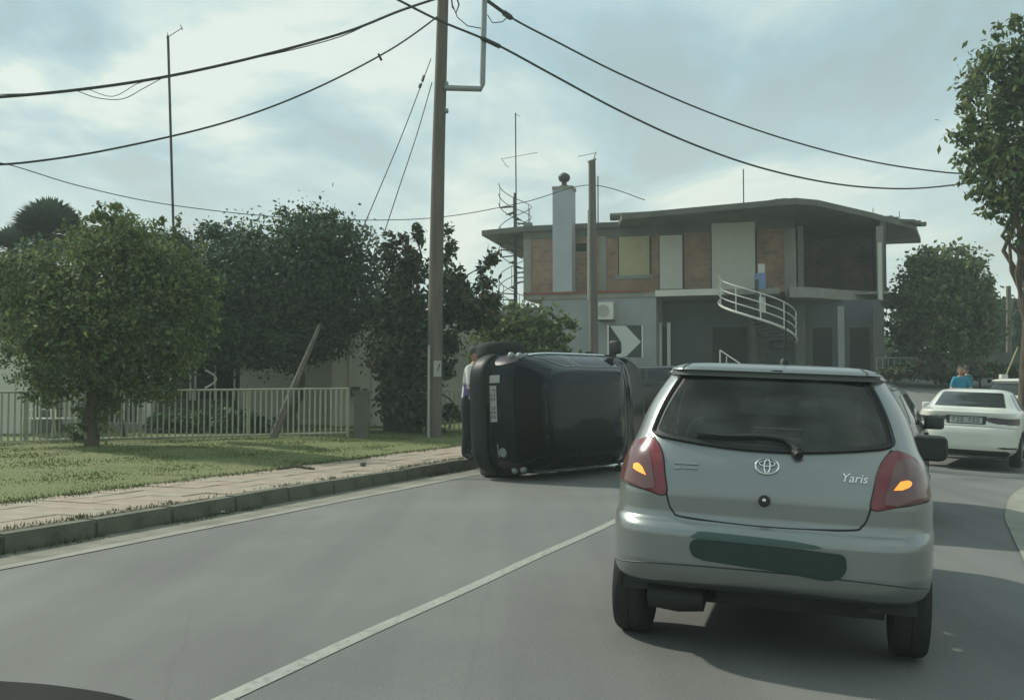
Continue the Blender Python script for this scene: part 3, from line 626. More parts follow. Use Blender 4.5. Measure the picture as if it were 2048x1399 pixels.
def loft_box(c, d, rot=None, n=4.0, k=20, m=10):
    """rounded box as a superellipsoid"""
    c = Vector(c); vs = []
    def sp(v, e): return math.copysign(abs(v) ** e, v)
    e = 2 / n
    for i in range(m + 1):
        ph = -math.pi / 2 + math.pi * i / m
        for j in range(k):
            t = 2 * math.pi * j / k
            p_ = Vector((d[0] / 2 * sp(math.cos(ph), e) * sp(math.cos(t), e), d[1] / 2 * sp(math.cos(ph), e) * sp(math.sin(t), e), d[2] / 2 * sp(math.sin(ph), e)))
            if rot is not None: p_ = rot @ p_
            vs.append(c + p_)
    fs = [(i * k + j, i * k + (j + 1) % k, (i + 1) * k + (j + 1) % k, (i + 1) * k + j) for i in range(m) for j in range(k)]
    return vs, fs
silver_car()

# ---- dark off-roader lying on its flank
def plate(sh, o, poly_x, z0, z1, off, inw, name='number_plate', m=None, chars=7, vertical=False):
    x0, x1 = poly_x
    p_ = patch(sh.q, [(sh.x2q(x, z), z) for x, z in dense([(x0, z0), (x1, z0), (x1, z1), (x0, z1)], 5, sm=False)], off, inw, 6, 16, .012).build(name, m or M['platew'], o)
    b = MB(); n = chars; st = (x1 - x0) / (n + 1.2)
    for i in range(n):
        if i == 3: continue
        xc = x0 + st * (i + 1.1); r_ = random.Random(i + 5)
        segs = [((xc - st * .3, z0 + .02), (xc - st * .18, z1 - .02)), ((xc - st * .3, z1 - .034), (xc + st * .28, z1 - .02)), ((xc + st * .16, z0 + .02), (xc + st * .28, z1 - .02)), ((xc - st * .3, z0 + .02), (xc + st * .28, z0 + .034))]
        for (xa, za), (xb, zb) in [s_ for k, s_ in enumerate(segs) if r_.random() < .75 or k == i % 4]:
            q0 = patch(sh.q, [(sh.x2q(x, z), z) for x, z in ((xa, za), (xb, za), (xb, zb), (xa, zb))], off + .004, inw, 2, 2, .004); b.add(q0.v, q0.f)
    b.build('plate_lettering', M['trim'], p_); return p_
def fallen():
    o = empty('overturned_car', 'dark off-road car lying on its flank across the far lane beside the kerb', 'car')
    W2 = .925
    tab = [(.30, .74, .28, 3.72), (.36, .84, .10, 3.80), (.44, .885, .03, 3.86), (.52, .90, .0, 3.88), (.66, .908, .0, 3.88), (.71, .908, .03, 3.86), (.75, .905, .085, 3.84), (.90, .90, .095, 3.80), (1.02, .89, .105, 3.74), (1.10, .872, .12, 3.6), (1.14, .855, .135, 3.2), (1.30, .79, .19, 2.78), (1.50, .68, .25, 2.46), (1.59, .625, .265, 2.34), (1.635, .585, .27, 2.26), (1.66, .535, .30, 2.18), (1.682, .45, .40, 2.05), (1.695, .32, .62, 1.85), (1.70, .12, 1.0, 1.5)]
    zl = sorted(set([r_[0] for r_ in tab] + list(np.arange(.32, 1.56, .03)) + list(np.arange(1.56, 1.70, .008))))
    sh = Shape(tab, 2.0, lambda z: 6.5 - 1.0 * smooth01((z - 1.1) / .5), zl); inw = Vector((0, 2, .8)); sh.nf = 4.6; rq = lambda pl: [(sh.x2q(x, z), z) for x, z in pl]
    arch = [(.78, .37, .42), (3.05, .37, .42)]
    body_mesh(sh, 44, 64, (), arch).build('body', M['black'], o, smooth=True)
    bp_ = patch(sh.q, rq(dense([(-.86, .42), (.86, .42), (.875, .60), (.87, .70), (-.87, .70), (-.875, .60)], 5, sm=False)), .03, inw, 12, 30, .03); bp_ = bp_.build('rear_bumper', M['suvtrim'], o, smooth=True)
    patch(sh.q, rq(dense([(-.68, 1.14), (.68, 1.14), (.60, 1.36), (.50, 1.55), (-.50, 1.55), (-.60, 1.36)], 4, sm=False)), .006, inw, 14, 20).build('rear_window', M['suvglass'], o, smooth=True)
    for sg in (-1, 1):
        sd_ = lambda y, z, s=sg: sh.side(s, y, z)
        for pl in ([(.56, 1.19), (1.10, 1.17), (1.10, 1.54), (.84, 1.54)], [(1.21, 1.17), (2.00, 1.16), (1.95, 1.55), (1.20, 1.55)], [(2.10, 1.16), (2.94, 1.15), (2.62, 1.38), (2.40, 1.53), (2.05, 1.55)]):
            wn_ = patch(sd_, dense(pl, 5, sm=False), .004, inw, 10, 14).build('side_window', M['suvglass'], o, smooth=True); seam(sd_, dense(pl, 5, sm=False), .004, .009, inw, True).build('window_frame', M['galv'] if sg < 0 else M['trim'], wn_, smooth=True)  # upper flank frames paler, sky light on the pillars put into their colour
        seam(sd_, dense([(.5, 1.125), (1.5, 1.10), (3.2, 1.08)], 8, False), .010, .017, inw).build('belt_moulding', M['chrome'], o, smooth=True)  # bright chrome also stands in for the highlight along the flank
        for y in (1.20, 2.06): 
            seam(sd_, dense([(y - .03, 1.12), (y - .03, .75), (y, .5)], 6, False), -.001, .006, inw).build('door_seam', M['trim'], o)
        for y in (1.42, 2.26):
            h_ = MB(); h_.add(*loft_box(sd_(y, .98) + Vector((sg * .022, 0, 0)), (.06, .22, .05))); h_.build('door_handle', M['trim'], o, smooth=True)
        mi = MB(); mi.add(*loft_box((sg * 1.02, 2.78, 1.13), (.22, .13, .19), n=5)); mi = mi.build('door_mirror', M['trim'], o, smooth=True)
        st = MB(); st.box((sg * .90, 2.80, 1.08), (.12, .08, .05)); st.build('mirror_stem', M['trim'], mi)
        for yw in (.78, 3.05): wheel(o, -.95 if (sg < 0 and yw < 1) else sg * .80, yw, .37, .25)
        lp = patch(sh.q, rq([(sg * x, z) for x, z in dense([(.70, .80), (.89, .80), (.885, 1.10), (.80, 1.13), (.72, 1.10)], 4)]), .008, inw, 10, 10, .02).build('tail_lamp', M['darklens'], o, smooth=True)
        for z in (.98, 1.10):
            c = MB(); q_ = sh.q(sh.x2q(sg * .82, z), z); c.add(*loft_box(q_ + Vector((sg * .01, -.01, 0)), (.12, .10, .10), n=2.2)); c.build('lamp_reflector', M['galv'], lp, smooth=True)
    for k in range(3):      # pressed ribs of the roof sheet
        b = MB(); b.tube([(-.30 + .30 * k, .75, 1.694 - .012 * abs(k - 1)), (-.30 + .30 * k, 1.85, 1.692 - .012 * abs(k - 1))], .008, 6); b.build('roof_rib', M['black'], o, smooth=True)
    patch(sh.front, dense([(-.74, 1.16), (.74, 1.16), (.55, 1.58), (-.55, 1.58)], 6, sm=False), .004, inw, 12, 16).build('windscreen', M['suvglass'], o, smooth=True)
    plate(sh, o, (-.40, .12), .74, .86, .016, inw)
    ps = patch(sh.q, rq(dense([(-.55, .74), (-.44, .74), (-.44, .92), (-.55, .92)], 4, sm=False)), .014, inw, 4, 4).build('reversing_lamp', M['platew'], o)
    e_ = seam(lambda a, z: sh.q(sh.x2q(a, z), z), ell(.56, .93, .055, .055, 24), .008, .012, inw, True, 6); d_ = patch(sh.q, rq(ell(.56, .93, .05, .05, 20)), .006, inw, 8, 8); e_.add(d_.v, d_.f)
    q0 = patch(sh.q, rq([(.44, .84), (.63, .84), (.63, .855), (.44, .855)]), .008, inw, 2, 8); e_.add(q0.v, q0.f)
    e_.build('emblem', M['galv'], o, smooth=True)
    tg = dense([(-.72, .76), (-.73, 1.12), (-.64, 1.38), (-.53, 1.60), (.53, 1.60), (.64, 1.38), (.73, 1.12), (.72, .76)], 5, False)
    seam(sh.q, rq(tg), 0, .006, inw).build('tailgate_seam', M['trim'], o)
    ub = MB(); ub.slab([(-.7, .5), (.7, .5), (.7, 3.4), (-.7, 3.4)], .26, .36); ub.tube([(-.7, .78, .36), (.7, .78, .36)], .06, 8); ub.tube([(0, .8, .33), (0, 3.2, .33)], .05, 8); ub.build('underbody', M['trimg'], o)
    # pose: nose to the right and away, roof towards the road, left flank up
    th = R(50); Fw = Vector((math.cos(th), math.sin(th), 0)); U = Vector((math.sin(th), -math.cos(th), 0)); Rt = Fw.cross(U)
    m3 = Matrix((Rt, Fw, U)).transposed(); tilt = Matrix.Rotation(R(-2.5), 3, Fw)
    o.rotation_mode = 'QUATERNION'; o.rotation_quaternion = (tilt @ m3).to_quaternion(); o.location = (-.93, 14.9, .935)
    return o
fallen()

# ---- other cars
def other_car(name, label, paint, tab, n, loc, psi, roll, kind):
    o = empty(name, label, 'car'); o.location = loc; heading(o, psi, roll)
    zl = sorted(set([r_[0] for r_ in tab] + list(np.arange(tab[0][0], tab[-1][0], .022)) + list(np.arange(tab[-1][0] - .12, tab[-1][0], .006)) + ([1.0 + .004 * i for i in range(20)] if kind == 'sedan' else [])))
    sh = Shape(tab, 2.1, n, zl); inw = Vector((0, 2.1, .7)); rq = lambda pl: [(sh.x2q(x, z), z) for x, z in pl]
    wr = .315; L_ = tab[5][3]; yr, yf = .80, L_ - .85; arch = [(yr, wr, .36), (yf, wr, .36)]
    body_mesh(sh, 44, 60, (), arch).build('body', M[paint], o, smooth=True)
    if kind == 'sedan':
        rw = dense([(-.60, 1.085), (.60, 1.085), (.52, 1.33), (.49, 1.345), (-.49, 1.345), (-.52, 1.33)], 5, sm=False)
    else: rw = dense([(-.58, 1.04), (.58, 1.04), (.47, 1.34), (-.47, 1.34)], 5, sm=False)
    patch(sh.q, rq(rw), .006, inw, 12, 18).build('rear_window', M['glassg'], o, smooth=True)
    for sg in (-1, 1):
        sd_ = lambda y, z, s=sg: sh.side(s, y, z)
        if kind == 'sedan': ws = ([(.95, 1.02), (1.78, 1.0), (1.80, 1.31), (1.40, 1.32), (1.18, 1.22)], [(1.86, 1.0), (2.95, .99), (2.55, 1.20), (2.25, 1.31), (1.88, 1.315)])
        else: ws = ([(.62, 1.04), (1.32, 1.02), (1.32, 1.33), (.92, 1.33)], [(1.40, 1.02), (2.5, 1.0), (2.2, 1.2), (1.9, 1.33), (1.40, 1.34)])
        for pl in ws: patch(sd_, dense(pl, 5, sm=False), .004, inw, 9, 12).build('side_window', M['glassd'], o, smooth=True)
        for y in (1.83, 2.95): seam(sd_, dense([(y, .99), (y, .6), (y - .02, .36)], 6, False), -.001, .005, inw).build('door_seam', M['trim'], o)
        for y in (1.15, 2.05):
            h_ = MB(); h_.add(*loft_box(sd_(y, .90) + Vector((sg * .015, 0, 0)), (.04, .2, .035))); h_.build('door_handle', M[paint], o, smooth=True)
        for yw in (yr, yf): wheel(o, sg * (sh.w(.5) - .115), yw, wr, .21)
        ym = 2.55 if kind == 'sedan' else 2.1
        mi = MB(); mi.add(*loft_box((sg * (sh.w(.9) + .085), ym, 1.03), (.21, .12, .155), n=5)); mi = mi.build('door_mirror', M[paint] if kind == 'sedan' else M['trimg'], o, smooth=True)
        st = MB(); st.box((sg * (sh.w(.9) - .02), ym + .03, .975), (.14, .07, .045)); st.build('mirror_stem', M['trim'], mi)
        if kind == 'sedan': lp = dense([(.36, .84), (.55, .80), (.80, .79), (.90, .80), (.90, .90), (.80, .905), (.38, .915), (.33, .88)], 4)
        else: lp = dense([(.56, .72), (.82, .74), (.82, 1.0), (.66, 1.02)], 4)
        patch(sh.q, rq([(sg * x, z) for x, z in lp]), .008, inw, 9, 12, .015).build('tail_lamp', M['darklens'], o, smooth=True)
        if kind == 'sedan': patch(sh.q, rq([(sg * x, z) for x, z in dense([(.52, .37), (.86, .36), (.84, .385), (.60, .395)], 3)]), .006, inw, 4, 8).build('reflector_strip', M['trim'], o)
    plate(sh, o, (-.27, .27), .80 if kind == 'sedan' else .5, .915 if kind == 'sedan' else .61, .012, inw)
    if kind == 'sedan':
        seam(sh.q, rq(dense([(-.86, .72), (-.5, .745), (0, .75), (.5, .745), (.86, .72)], 6, False)), -.001, .006, inw).build('boot_seam', M['trimg'], o)
        pf = patch(sh.q, rq(dense([(-.32, .785), (.32, .785), (.34, .93), (-.34, .93)], 4, sm=False)), .004, inw, 6, 12); pf.build('plate_recess', M['trim'], o)
        patch(sh.q, rq(dense([(-.66, .22), (.66, .22), (.72, .30), (.66, .325), (-.66, .325), (-.72, .30)], 4, sm=False)), .006, inw, 6, 20).build('diffuser', M['trim'], o, smooth=True)
    ub = MB(); ub.slab([(-.65, .5), (.65, .5), (.65, L_ - .5), (-.65, L_ - .5)], .17, .27); ub.build('underbody', M['trim'], o)
    return o
SED = [(.20, .74, .22, 4.1), (.26, .83, .09, 4.3), (.32, .868, .03, 4.38), (.42, .888, .0, 4.42), (.60, .896, .0, 4.45), (.70, .898, .012, 4.43), (.76, .898, .045, 4.38), (.90, .89, .075, 4.1), (.96, .876, .055, 3.6), (.99, .868, .05, 3.4), (1.008, .855, .06, 3.25), (1.02, .842, .12, 3.2), (1.04, .825, .36, 3.1), (1.07, .795, .50, 3.0), (1.20, .72, .80, 2.7), (1.33, .635, 1.12, 2.4), (1.37, .59, 1.26, 2.28), (1.395, .50, 1.42, 2.15), (1.41, .36, 1.6, 2.0), (1.417, .10, 1.75, 1.85)]
HAT = [(.20, .70, .25, 3.5), (.28, .79, .08, 3.75), (.40, .83, .0, 3.85), (.60, .84, .0, 3.9), (.66, .84, .05, 3.9), (.80, .835, .06, 3.8), (.95, .815, .08, 3.4), (1.03, .785, .11, 2.95), (1.20, .70, .24, 2.5), (1.36, .61, .38, 2.15), (1.40, .58, .33, 2.05), (1.43, .53, .38, 1.95), (1.455, .42, .6, 1.8), (1.47, .12, 1.0, 1.4)]
x_, y_ = (1925 - CX) / F * 18.0, 18.0
other_car('white_car', 'white saloon car with a blurred number plate, tail towards the viewer, beyond the silver hatchback', 'whitecar', SED, 5.2, (x_, y_, gz(x_, y_) + .05), R(30), R(2.4), 'sedan')
x_, y_ = (2000 - CX) / F * 25.5, 25.5
other_car('white_car', 'second white car farther along, only its rounded cabin showing above the white saloon', 'whitecar', HAT, 4.6, (x_, y_, gz(x_, y_) + .03), R(55), R(1), 'hatch')
x_, y_ = 3.02, 9.75
other_car('black_car', 'black hatchback mostly hidden in front of the silver hatchback, door mirror standing out', 'darkcar', HAT, 4.8, (x_, y_, gz(x_, y_) + .02), R(24.5), R(1.9), 'hatch')

x_, y_ = (1402 - CX) / F * 27.0, 27.0
other_car('black_car', 'dark hatchback standing upright just past the nose of the overturned car', 'darkcar', HAT, 4.8, (x_, y_, gz(x_, y_) + .02), R(-72), R(0), 'hatch')
# ------------------------------------------------------------------ trees
def leaf_mesh(name, lobes, count, size, mats, clump=.17, shell=.62, elong=1.7, weights=None, droop=0.0):
    """lobes: (centre, radii); leaves gathered in clumps spread through each lobe's volume"""
    vol = np.array([r_[0] * r_[1] * r_[2] for _, r_ in lobes]) ** .8; vol /= vol.sum(); V = []; MI = []
    for (c, r_), w in zip(lobes, vol):
        n = int(count * w); k = max(6, n // 45); r_ = np.array(r_); c = np.array(c)
        d = rng.normal(size=(k, 3)); d /= np.linalg.norm(d, axis=1)[:, None]
        rad = shell + (1 - shell) * rng.random(k) ** .6; rad = np.where(rng.random(k) < .25, rng.random(k) * shell, rad) * (1 + rng.normal(0, .07, k))
        cc = d * rad[:, None]; idx = rng.integers(0, k, n); sg = clump * (.6 + .8 * rng.random(k))
        p = c + r_ * (cc[idx] + rng.normal(size=(n, 3)) * sg[idx][:, None] * np.array([1, 1, .75]))
        nv = rng.normal(size=(n, 3)) + d[idx] * .6 + np.array([0, 0, .5]); nv /= np.linalg.norm(nv, axis=1)[:, None]
        t = rng.normal(size=(n, 3)) + np.array([0, 0, -droop]); t -= nv * (t * nv).sum(1)[:, None]; t /= np.linalg.norm(t, axis=1)[:, None]; b = np.cross(nv, t)
        s_ = size * (.6 + .8 * rng.random(n))[:, None]
        V.append(np.stack([p - t * s_ * elong * .5, p + b * s_ * .5 + nv * s_ * .08, p + t * s_ * elong * .5, p - b * s_ * .5 + nv * s_ * .08], 1)); MI.append(np.where(rng.random(n) < (0 if weights is None else weights), 1, 0))
    V = np.concatenate(V); MI = np.concatenate(MI); n = len(V); me = bpy.data.meshes.new(name)
    me.vertices.add(n * 4); me.vertices.foreach_set('co', V.reshape(-1)); me.loops.add(n * 4); me.loops.foreach_set('vertex_index', np.arange(n * 4, dtype=np.int32))
    me.polygons.add(n); me.polygons.foreach_set('loop_start', np.arange(0, n * 4, 4, dtype=np.int32)); me.polygons.foreach_set('loop_total', np.full(n, 4, dtype=np.int32))
    for m_ in mats: me.materials.append(m_)
    me.polygons.foreach_set('material_index', MI.astype(np.int32)); me.update(); me.validate(); return me
def bent(p0, p1, k=6, j=.04):
    p0, p1 = Vector(p0), Vector(p1); l = (p1 - p0).length
    return [p0.lerp(p1, i / k) + (Vector((random.gauss(0, j), random.gauss(0, j), 0)) * l if 0 < i < k else Vector()) for i in range(k + 1)]
def tree(name, label, base, top, r0, lobes, count, size, mats, branches=8, cat='tree', group=None, **kw):
    base = Vector(base); o = empty(name, label, cat, base, group=group); top = Vector(top) - base
    tr = MB(); pts_ = bent((0, 0, -.1), top, 7, .025); tr.tube(pts_, [r0 * (1.25 if i == 0 else 1) * (1 - .62 * i / 7) for i in range(8)], 10); tr.build('trunk', M['bark'], o, smooth=True)
    lob = [(Vector(c) - base, r_) for c, r_ in lobes]
    for i in range(branches):
        c, r_ = lob[i % len(lob)]; st = pts_[random.randint(3, 6)]
        en = c + Vector((random.uniform(-.6, .6) * r_[0], random.uniform(-.6, .6) * r_[1], random.uniform(-.3, .6) * r_[2]))
        b = MB(); b.tube(bent(st, en, 5, .06), [r0 * .45 * (1 - .8 * k / 5) for k in range(6)], 6); b.build('branch', M['bark'], o, smooth=True)
    link('foliage', leaf_mesh('foliage', lob, count, size, mats, **kw), o); return o
def lobe(px, py, D, rpx, rpy, dd=None, dz=0.0):
    k = D / F; return (P(px, py, D), (rpx * k, dd if dd else rpx * k * .9, rpy * k))
D = 18.4
tree('broadleaf_tree', 'bushy young tree with feathery light green crown on the grass verge', (*P(178, 905, D)[:2], .17), P(215, 620, D), .13,
     [lobe(225, 620, D, 140, 150), lobe(140, 680, D - .3, 95, 110), lobe(310, 640, D, 105, 130), lobe(230, 500, D, 90, 70), lobe(110, 570, D, 80, 70), lobe(320, 555, D + .2, 80, 80), lobe(225, 745, D, 75, 70), lobe(350, 700, D, 60, 65), lobe(60, 700, D, 45, 35), lobe(390, 590, D + .3, 50, 90), lobe(50, 640, D + .2, 90, 100), lobe(100, 765, D - .2, 60, 42), lobe(300, 775, D, 60, 38), lobe(30, 560, D + .2, 60, 55), lobe(190, 815, D, 48, 55), lobe(165, 850, D - .1, 30, 40)] + [lobe(225 + 190 * math.sin(i_ * .82) + random.uniform(-15, 15), 610 - 175 * math.cos(i_ * .82 * .97) + random.uniform(-15, 15), D + random.uniform(-.5, .5), random.uniform(14, 26), random.uniform(18, 40)) for i_ in range(-2, 3)] + [lobe(random.uniform(60, 400), random.uniform(440, 520), D, random.uniform(10, 18), random.uniform(16, 34)) for i_ in range(9)], 42000, .045, [M['leaf_mid'], M['leaf_yel']], 10, weights=.65, clump=.165, elong=2.2)
b = None
tree('sapling', 'thin pale wispy treetop rising above the bushy verge tree', (*P(250, 880, 21.5)[:2], .2), P(240, 520, 21.5), .05,
     [lobe(235, 480, 21.5, 45, 55), lobe(285, 490, 21.5, 28, 40), lobe(205, 500, 21.5, 32, 35), lobe(235, 440, 21.5, 14, 30)], 1600, .075, [M['leaf_yel'], M['leaf_mid']], 6, weights=.3, clump=.22, elong=2.4)
D = 25.5
tree('broadleaf_tree', 'large dense dark green tree with a rounded crown in front of the pale house', (*P(585, 880, D)[:2], .25), P(600, 600, D), .2,
     [lobe(640, 560, D, 130, 130), lobe(500, 600, D, 120, 130), lobe(645, 480, D, 90, 55), lobe(470, 520, D, 95, 70), lobe(700, 560, D - .3, 75, 90), lobe(420, 600, D, 80, 110), lobe(590, 660, D, 120, 65), lobe(460, 680, D, 90, 55), lobe(690, 620, D, 50, 40), lobe(400, 680, D + .5, 70, 70), lobe(560, 560, D, 130, 120), lobe(540, 700, D, 110, 45), lobe(345, 530, D, 60, 70), lobe(430, 470, D, 40, 35), lobe(600, 445, D, 45, 30), lobe(675, 445, D, 35, 28)], 72000, .062, [M['leaf_dark'], M['leaf_mid']], 12, weights=.25, clump=.17)
D = 24.1
tree('cypress_tree', 'ragged dark conifer with side sprays and open gaps standing beside the wooden utility pole', (*P(812, 876, D)[:2], .22), P(815, 470, D), .13,
     [lobe(815, 800, D, 62, 70), lobe(810, 700, D, 75, 75), lobe(800, 610, D, 62, 70), lobe(815, 530, D, 42, 60), lobe(840, 470, D, 18, 30), lobe(905, 600, D + .3, 45, 75), lobe(940, 620, D + .3, 60, 55), lobe(975, 540, D + .3, 20, 40), lobe(895, 510, D + .3, 22, 45), lobe(980, 590, D + .3, 28, 30), lobe(770, 790, D - .2, 22, 14), lobe(900, 740, D, 22, 22), lobe(910, 820, D, 25, 18), lobe(780, 500, D, 20, 35), lobe(880, 690, D + .2, 40, 40)], 12000, .085, [M['leaf_con'], M['leaf_red']], 16, weights=.16, clump=.23, elong=2.0)
D = 22.6
tree('broadleaf_tree', 'dark leafy tree at the far edge of the garden behind the bushy verge tree', (*P(20, 860, 27)[:2], .3), P(30, 620, 27), .15,
     [lobe(20, 600, 27, 95, 90), lobe(100, 560, 27.5, 90, 70), lobe(-60, 620, 27, 90, 110), lobe(330, 540, 27.5, 80, 70), lobe(30, 680, 27, 60, 40)], 9000, .12, [M['leaf_dark'], M['leaf_mid']], 8, weights=.4, clump=.18)
D = 27.0
tree('garden_bush', 'light green flowering bush between the conifer and the brick house', (*P(1040, 790, D)[:2], gz(0.2, 27)), P(1040, 680, D), .06,
     [lobe(1000, 665, D, 50, 40), lobe(1060, 650, D, 60, 45), lobe(1120, 670, D, 45, 35), lobe(1040, 710, D, 90, 45), lobe(1030, 630, D, 25, 25)], 6000, .085, [M['leaf_yel'], M['leaf_mid']], 8, cat='bush', weights=.45, clump=.2)
D = 39.0
tree('broadleaf_tree', 'rounded green tree standing just past the far end of the brick house', (*P(1878, 750, D)[:2], gz(17, 40)), P(1880, 600, D), .22,
     [lobe(1885, 600, D, 85, 85), lobe(1840, 570, D, 45, 60), lobe(1930, 580, D, 50, 60), lobe(1890, 530, D, 70, 40), lobe(1850, 650, D, 70, 55), lobe(1925, 660, D, 70, 50), lobe(1885, 690, D, 85, 30), lobe(1810, 690, D, 30, 30), lobe(1950, 620, D, 40, 60)], 18000, .12, [M['leaf_mid'], M['leaf_yel']], 10, weights=.5, clump=.18)
D = 24.0
tree('street_tree', 'tall drooping tree with a bare grey trunk at the roadside near the white cars', (*P(2056, 860, D)[:2], gz(12.3, D)), P(2066, 330, D), .15,
     [lobe(2050, 300, D, 105, 120), lobe(1975, 290, D, 55, 75), lobe(2020, 180, D, 85, 90), lobe(1990, 370, D, 50, 45), lobe(2060, 120, D, 60, 60), lobe(2130, 260, D, 130, 190), lobe(2015, 410, D, 40, 35), lobe(1950, 180, D, 38, 18), lobe(1935, 270, D, 30, 16), lobe(2035, 420, D, 55, 50), lobe(1995, 420, D, 38, 36), lobe(2035, 475, D, 24, 30), lobe(2090, 440, D, 60, 60), lobe(1930, 215, D, 25, 14), lobe(1925, 320, D, 22, 12), lobe(1945, 390, D, 22, 16), lobe(2000, 130, D, 45, 30), lobe(2035, 75, D, 40, 45), lobe(2000, 60, D, 22, 20)], 13500, .085, [M['leaf_mid'], M['leaf_yel']], 8, weights=.45, clump=.19, elong=2.3, droop=.8)
D = 58.0
for i, (px, py, rx, ry, lab) in enumerate(((1995, 640, 60, 40, 'distant grey green thicket beyond the rounded tree, lowest of the far greenery'), (2060, 650, 70, 60, 'distant taller dark trees behind the white post'), (1800, 700, 60, 35, 'distant low shrubs behind the far end of the brick house'))):
    tree('distant_tree', lab, (*P(px, 745, D)[:2], 1.9), P(px, py, D), .15, [lobe(px, py, D, rx, ry), lobe(px - 30, py + 35, D, rx * .8, ry), lobe(px + 35, py + 40, D, rx * .8, ry)], 3500, .24, [M['leaf_dark'], M['leaf_mid']], 5, weights=.4, clump=.2)
# hedge behind the white cars
D = 34.0
tree('hedge', 'low dark hedge running behind the two people in blue', (*P(1960, 760, D)[:2], gz(16, D)), P(1960, 735, D), .05, [lobe(px, 740 + (px % 3) * 3, D, 50, 18) for px in range(1780, 2160, 45)], 5000, .13, [M['leaf_dark'], M['leaf_red']], 4, cat='hedge', weights=.3, clump=.2)
# palm
def palm(name, label, px, py, D, rp, n, base_z):
    c = P(px, py, D); o = empty(name, label, 'palm tree', (c.x, c.y, base_z)); h = c.z - base_z; k = D / F
    t = MB(); t.tube([(0, 0, -.1), (.05, 0, h * .5), (0, 0, h)], [.2, .16, .17], 10); t.build('trunk', M['bark'], o, smooth=True)
    for i in range(n):
        az = random.uniform(0, 6.28); el = random.uniform(-.45, 1.45); l = rp * k * random.uniform(.8, 1.05); b = MB()
        d_ = Vector((math.cos(az) * math.cos(el), math.sin(az) * math.cos(el), math.sin(el))); st = Vector((0, 0, h)); pts_ = [st + d_ * l * t_ - Vector((0, 0, .28 * l * t_ * t_)) for t_ in np.linspace(0, 1, 6)]
        b.tube(pts_[:4], [.02, .016, .012, .008], 5); s_ = d_.cross(Vector((0, 0, 1))).normalized() if abs(d_.z) < .98 else Vector((1, 0, 0)); u_ = s_.cross(d_)
        hub = pts_[2]
        for q_ in range(11):
            a = (q_ - 5) / 5 * 1.15; dd = (d_ * math.cos(a) + s_ * math.sin(a)).normalized(); tip = hub + dd * l * .62 - Vector((0, 0, .10 * l)); w = s_ * math.cos(a) * .075 - d_ * math.sin(a) * .075
            b.add([hub - w * .3, hub + w * .3, hub.lerp(tip, .6) + w + u_ * .01, tip, hub.lerp(tip, .6) - w + u_ * .01], [(0, 1, 2, 3, 4)])
        b.build('frond', M['leaf_palm'], o)
    return o
palm('palm_tree', 'taller fan palm with a round spiky head above the garden trees', 100, 470, 33, 88, 130, .3)
palm('palm_tree', 'lower fan palm, fronds showing just left of the taller palm head', 25, 500, 32, 58, 40, .3)

# ------------------------------------------------------------------ garden fence, house, porch
A0 = Vector((-11.6, 19.0, .16)); A1 = Vector((-3.60, 22.0, .25))
fd = (A1 - A0); flen = fd.length; fdir = fd.normalized(); frot = Vector((1, 0, 0)).rotation_difference(Vector((fdir.x, fdir.y, 0)).normalized())
fence = empty('garden_fence', 'long off-white metal fence of upright bars along the back of the grass verge', 'fence', A0)
bar = MB(); bar.box((0, 0, .53), (.034, .018, 1.0)); bme = bar.mesh('bar', M['fence'])
nb_ = int(flen / .115)
for i in range(nb_ + 1):
    o = link('bar', bme, fence); o.location = fdir * (i * .115) + Vector((0, 0, .04)); o.rotation_mode = 'QUATERNION'; o.rotation_quaternion = frot
    o.location.z += random.uniform(-.004, .004)
for z, nm in ((1.085, 'top_rail'), (.12, 'bottom_rail')):
    b = MB(); b.tube([Vector((0, 0, z)), fdir * flen + Vector((0, 0, z))], .022, 8); b.build(nm, M['fence'], fence)
for i in range(5):
    b = MB(); b.box((0, .03, .53), (.05, .05, 1.12)); o = b.build('post', M['fence'], fence); o.location = fdir * (flen * i / 4); o.rotation_mode = 'QUATERNION'; o.rotation_quaternion = frot
b = MB(); b.box(A0 + fdir * flen / 2 + Vector((0, .05, -.12)), (flen, .16, .22), frot.to_matrix()); b.build('fence_footing', M['concrete'], None, label='low concrete footing under the white bar fence', cat='wall')
b = MB(); b.box((0, 0, .52), (.30, .30, 1.05)); b.box((0, 0, 1.07), (.37, .37, .06)); o = b.build('gate_pillar', M['concreted'], label='mossy square gate pillar at the end of the white bar fence', cat='pillar'); o.location = (-3.32, 22.1, .2)
# second short run of fence past the pole
f2 = empty('garden_fence', 'short stretch of bar fence between the conifer and the overturned car', 'fence', (-1.65, 24.6, .2))
for i in range(13):
    o = link('bar', bme, f2); o.location = (i * .115, .04 * i, .04)
for z, nm in ((1.085, 'top_rail'), (.12, 'bottom_rail')):
    b = MB(); b.tube([(0, 0, z), (1.4, .5, z)], .022, 8); b.build(nm, M['fence'], f2)
# gate sheet
b = MB(); b.box((0, 0, .5), (.9, .04, .95)); gate = b.build('garden_gate', M['concreted'], label='plain grey sheet gate between the mossy pillar and the conifer', cat='gate'); gate.location = (-2.75, 24.9, .24); gate.rotation_euler = (0, 0, .3)
for i in range(9):
    b = MB(); b.box((-.4 + i * .1, -.03, .5), (.03, .02, .93)); b.build('rib', M['concreted'], gate)
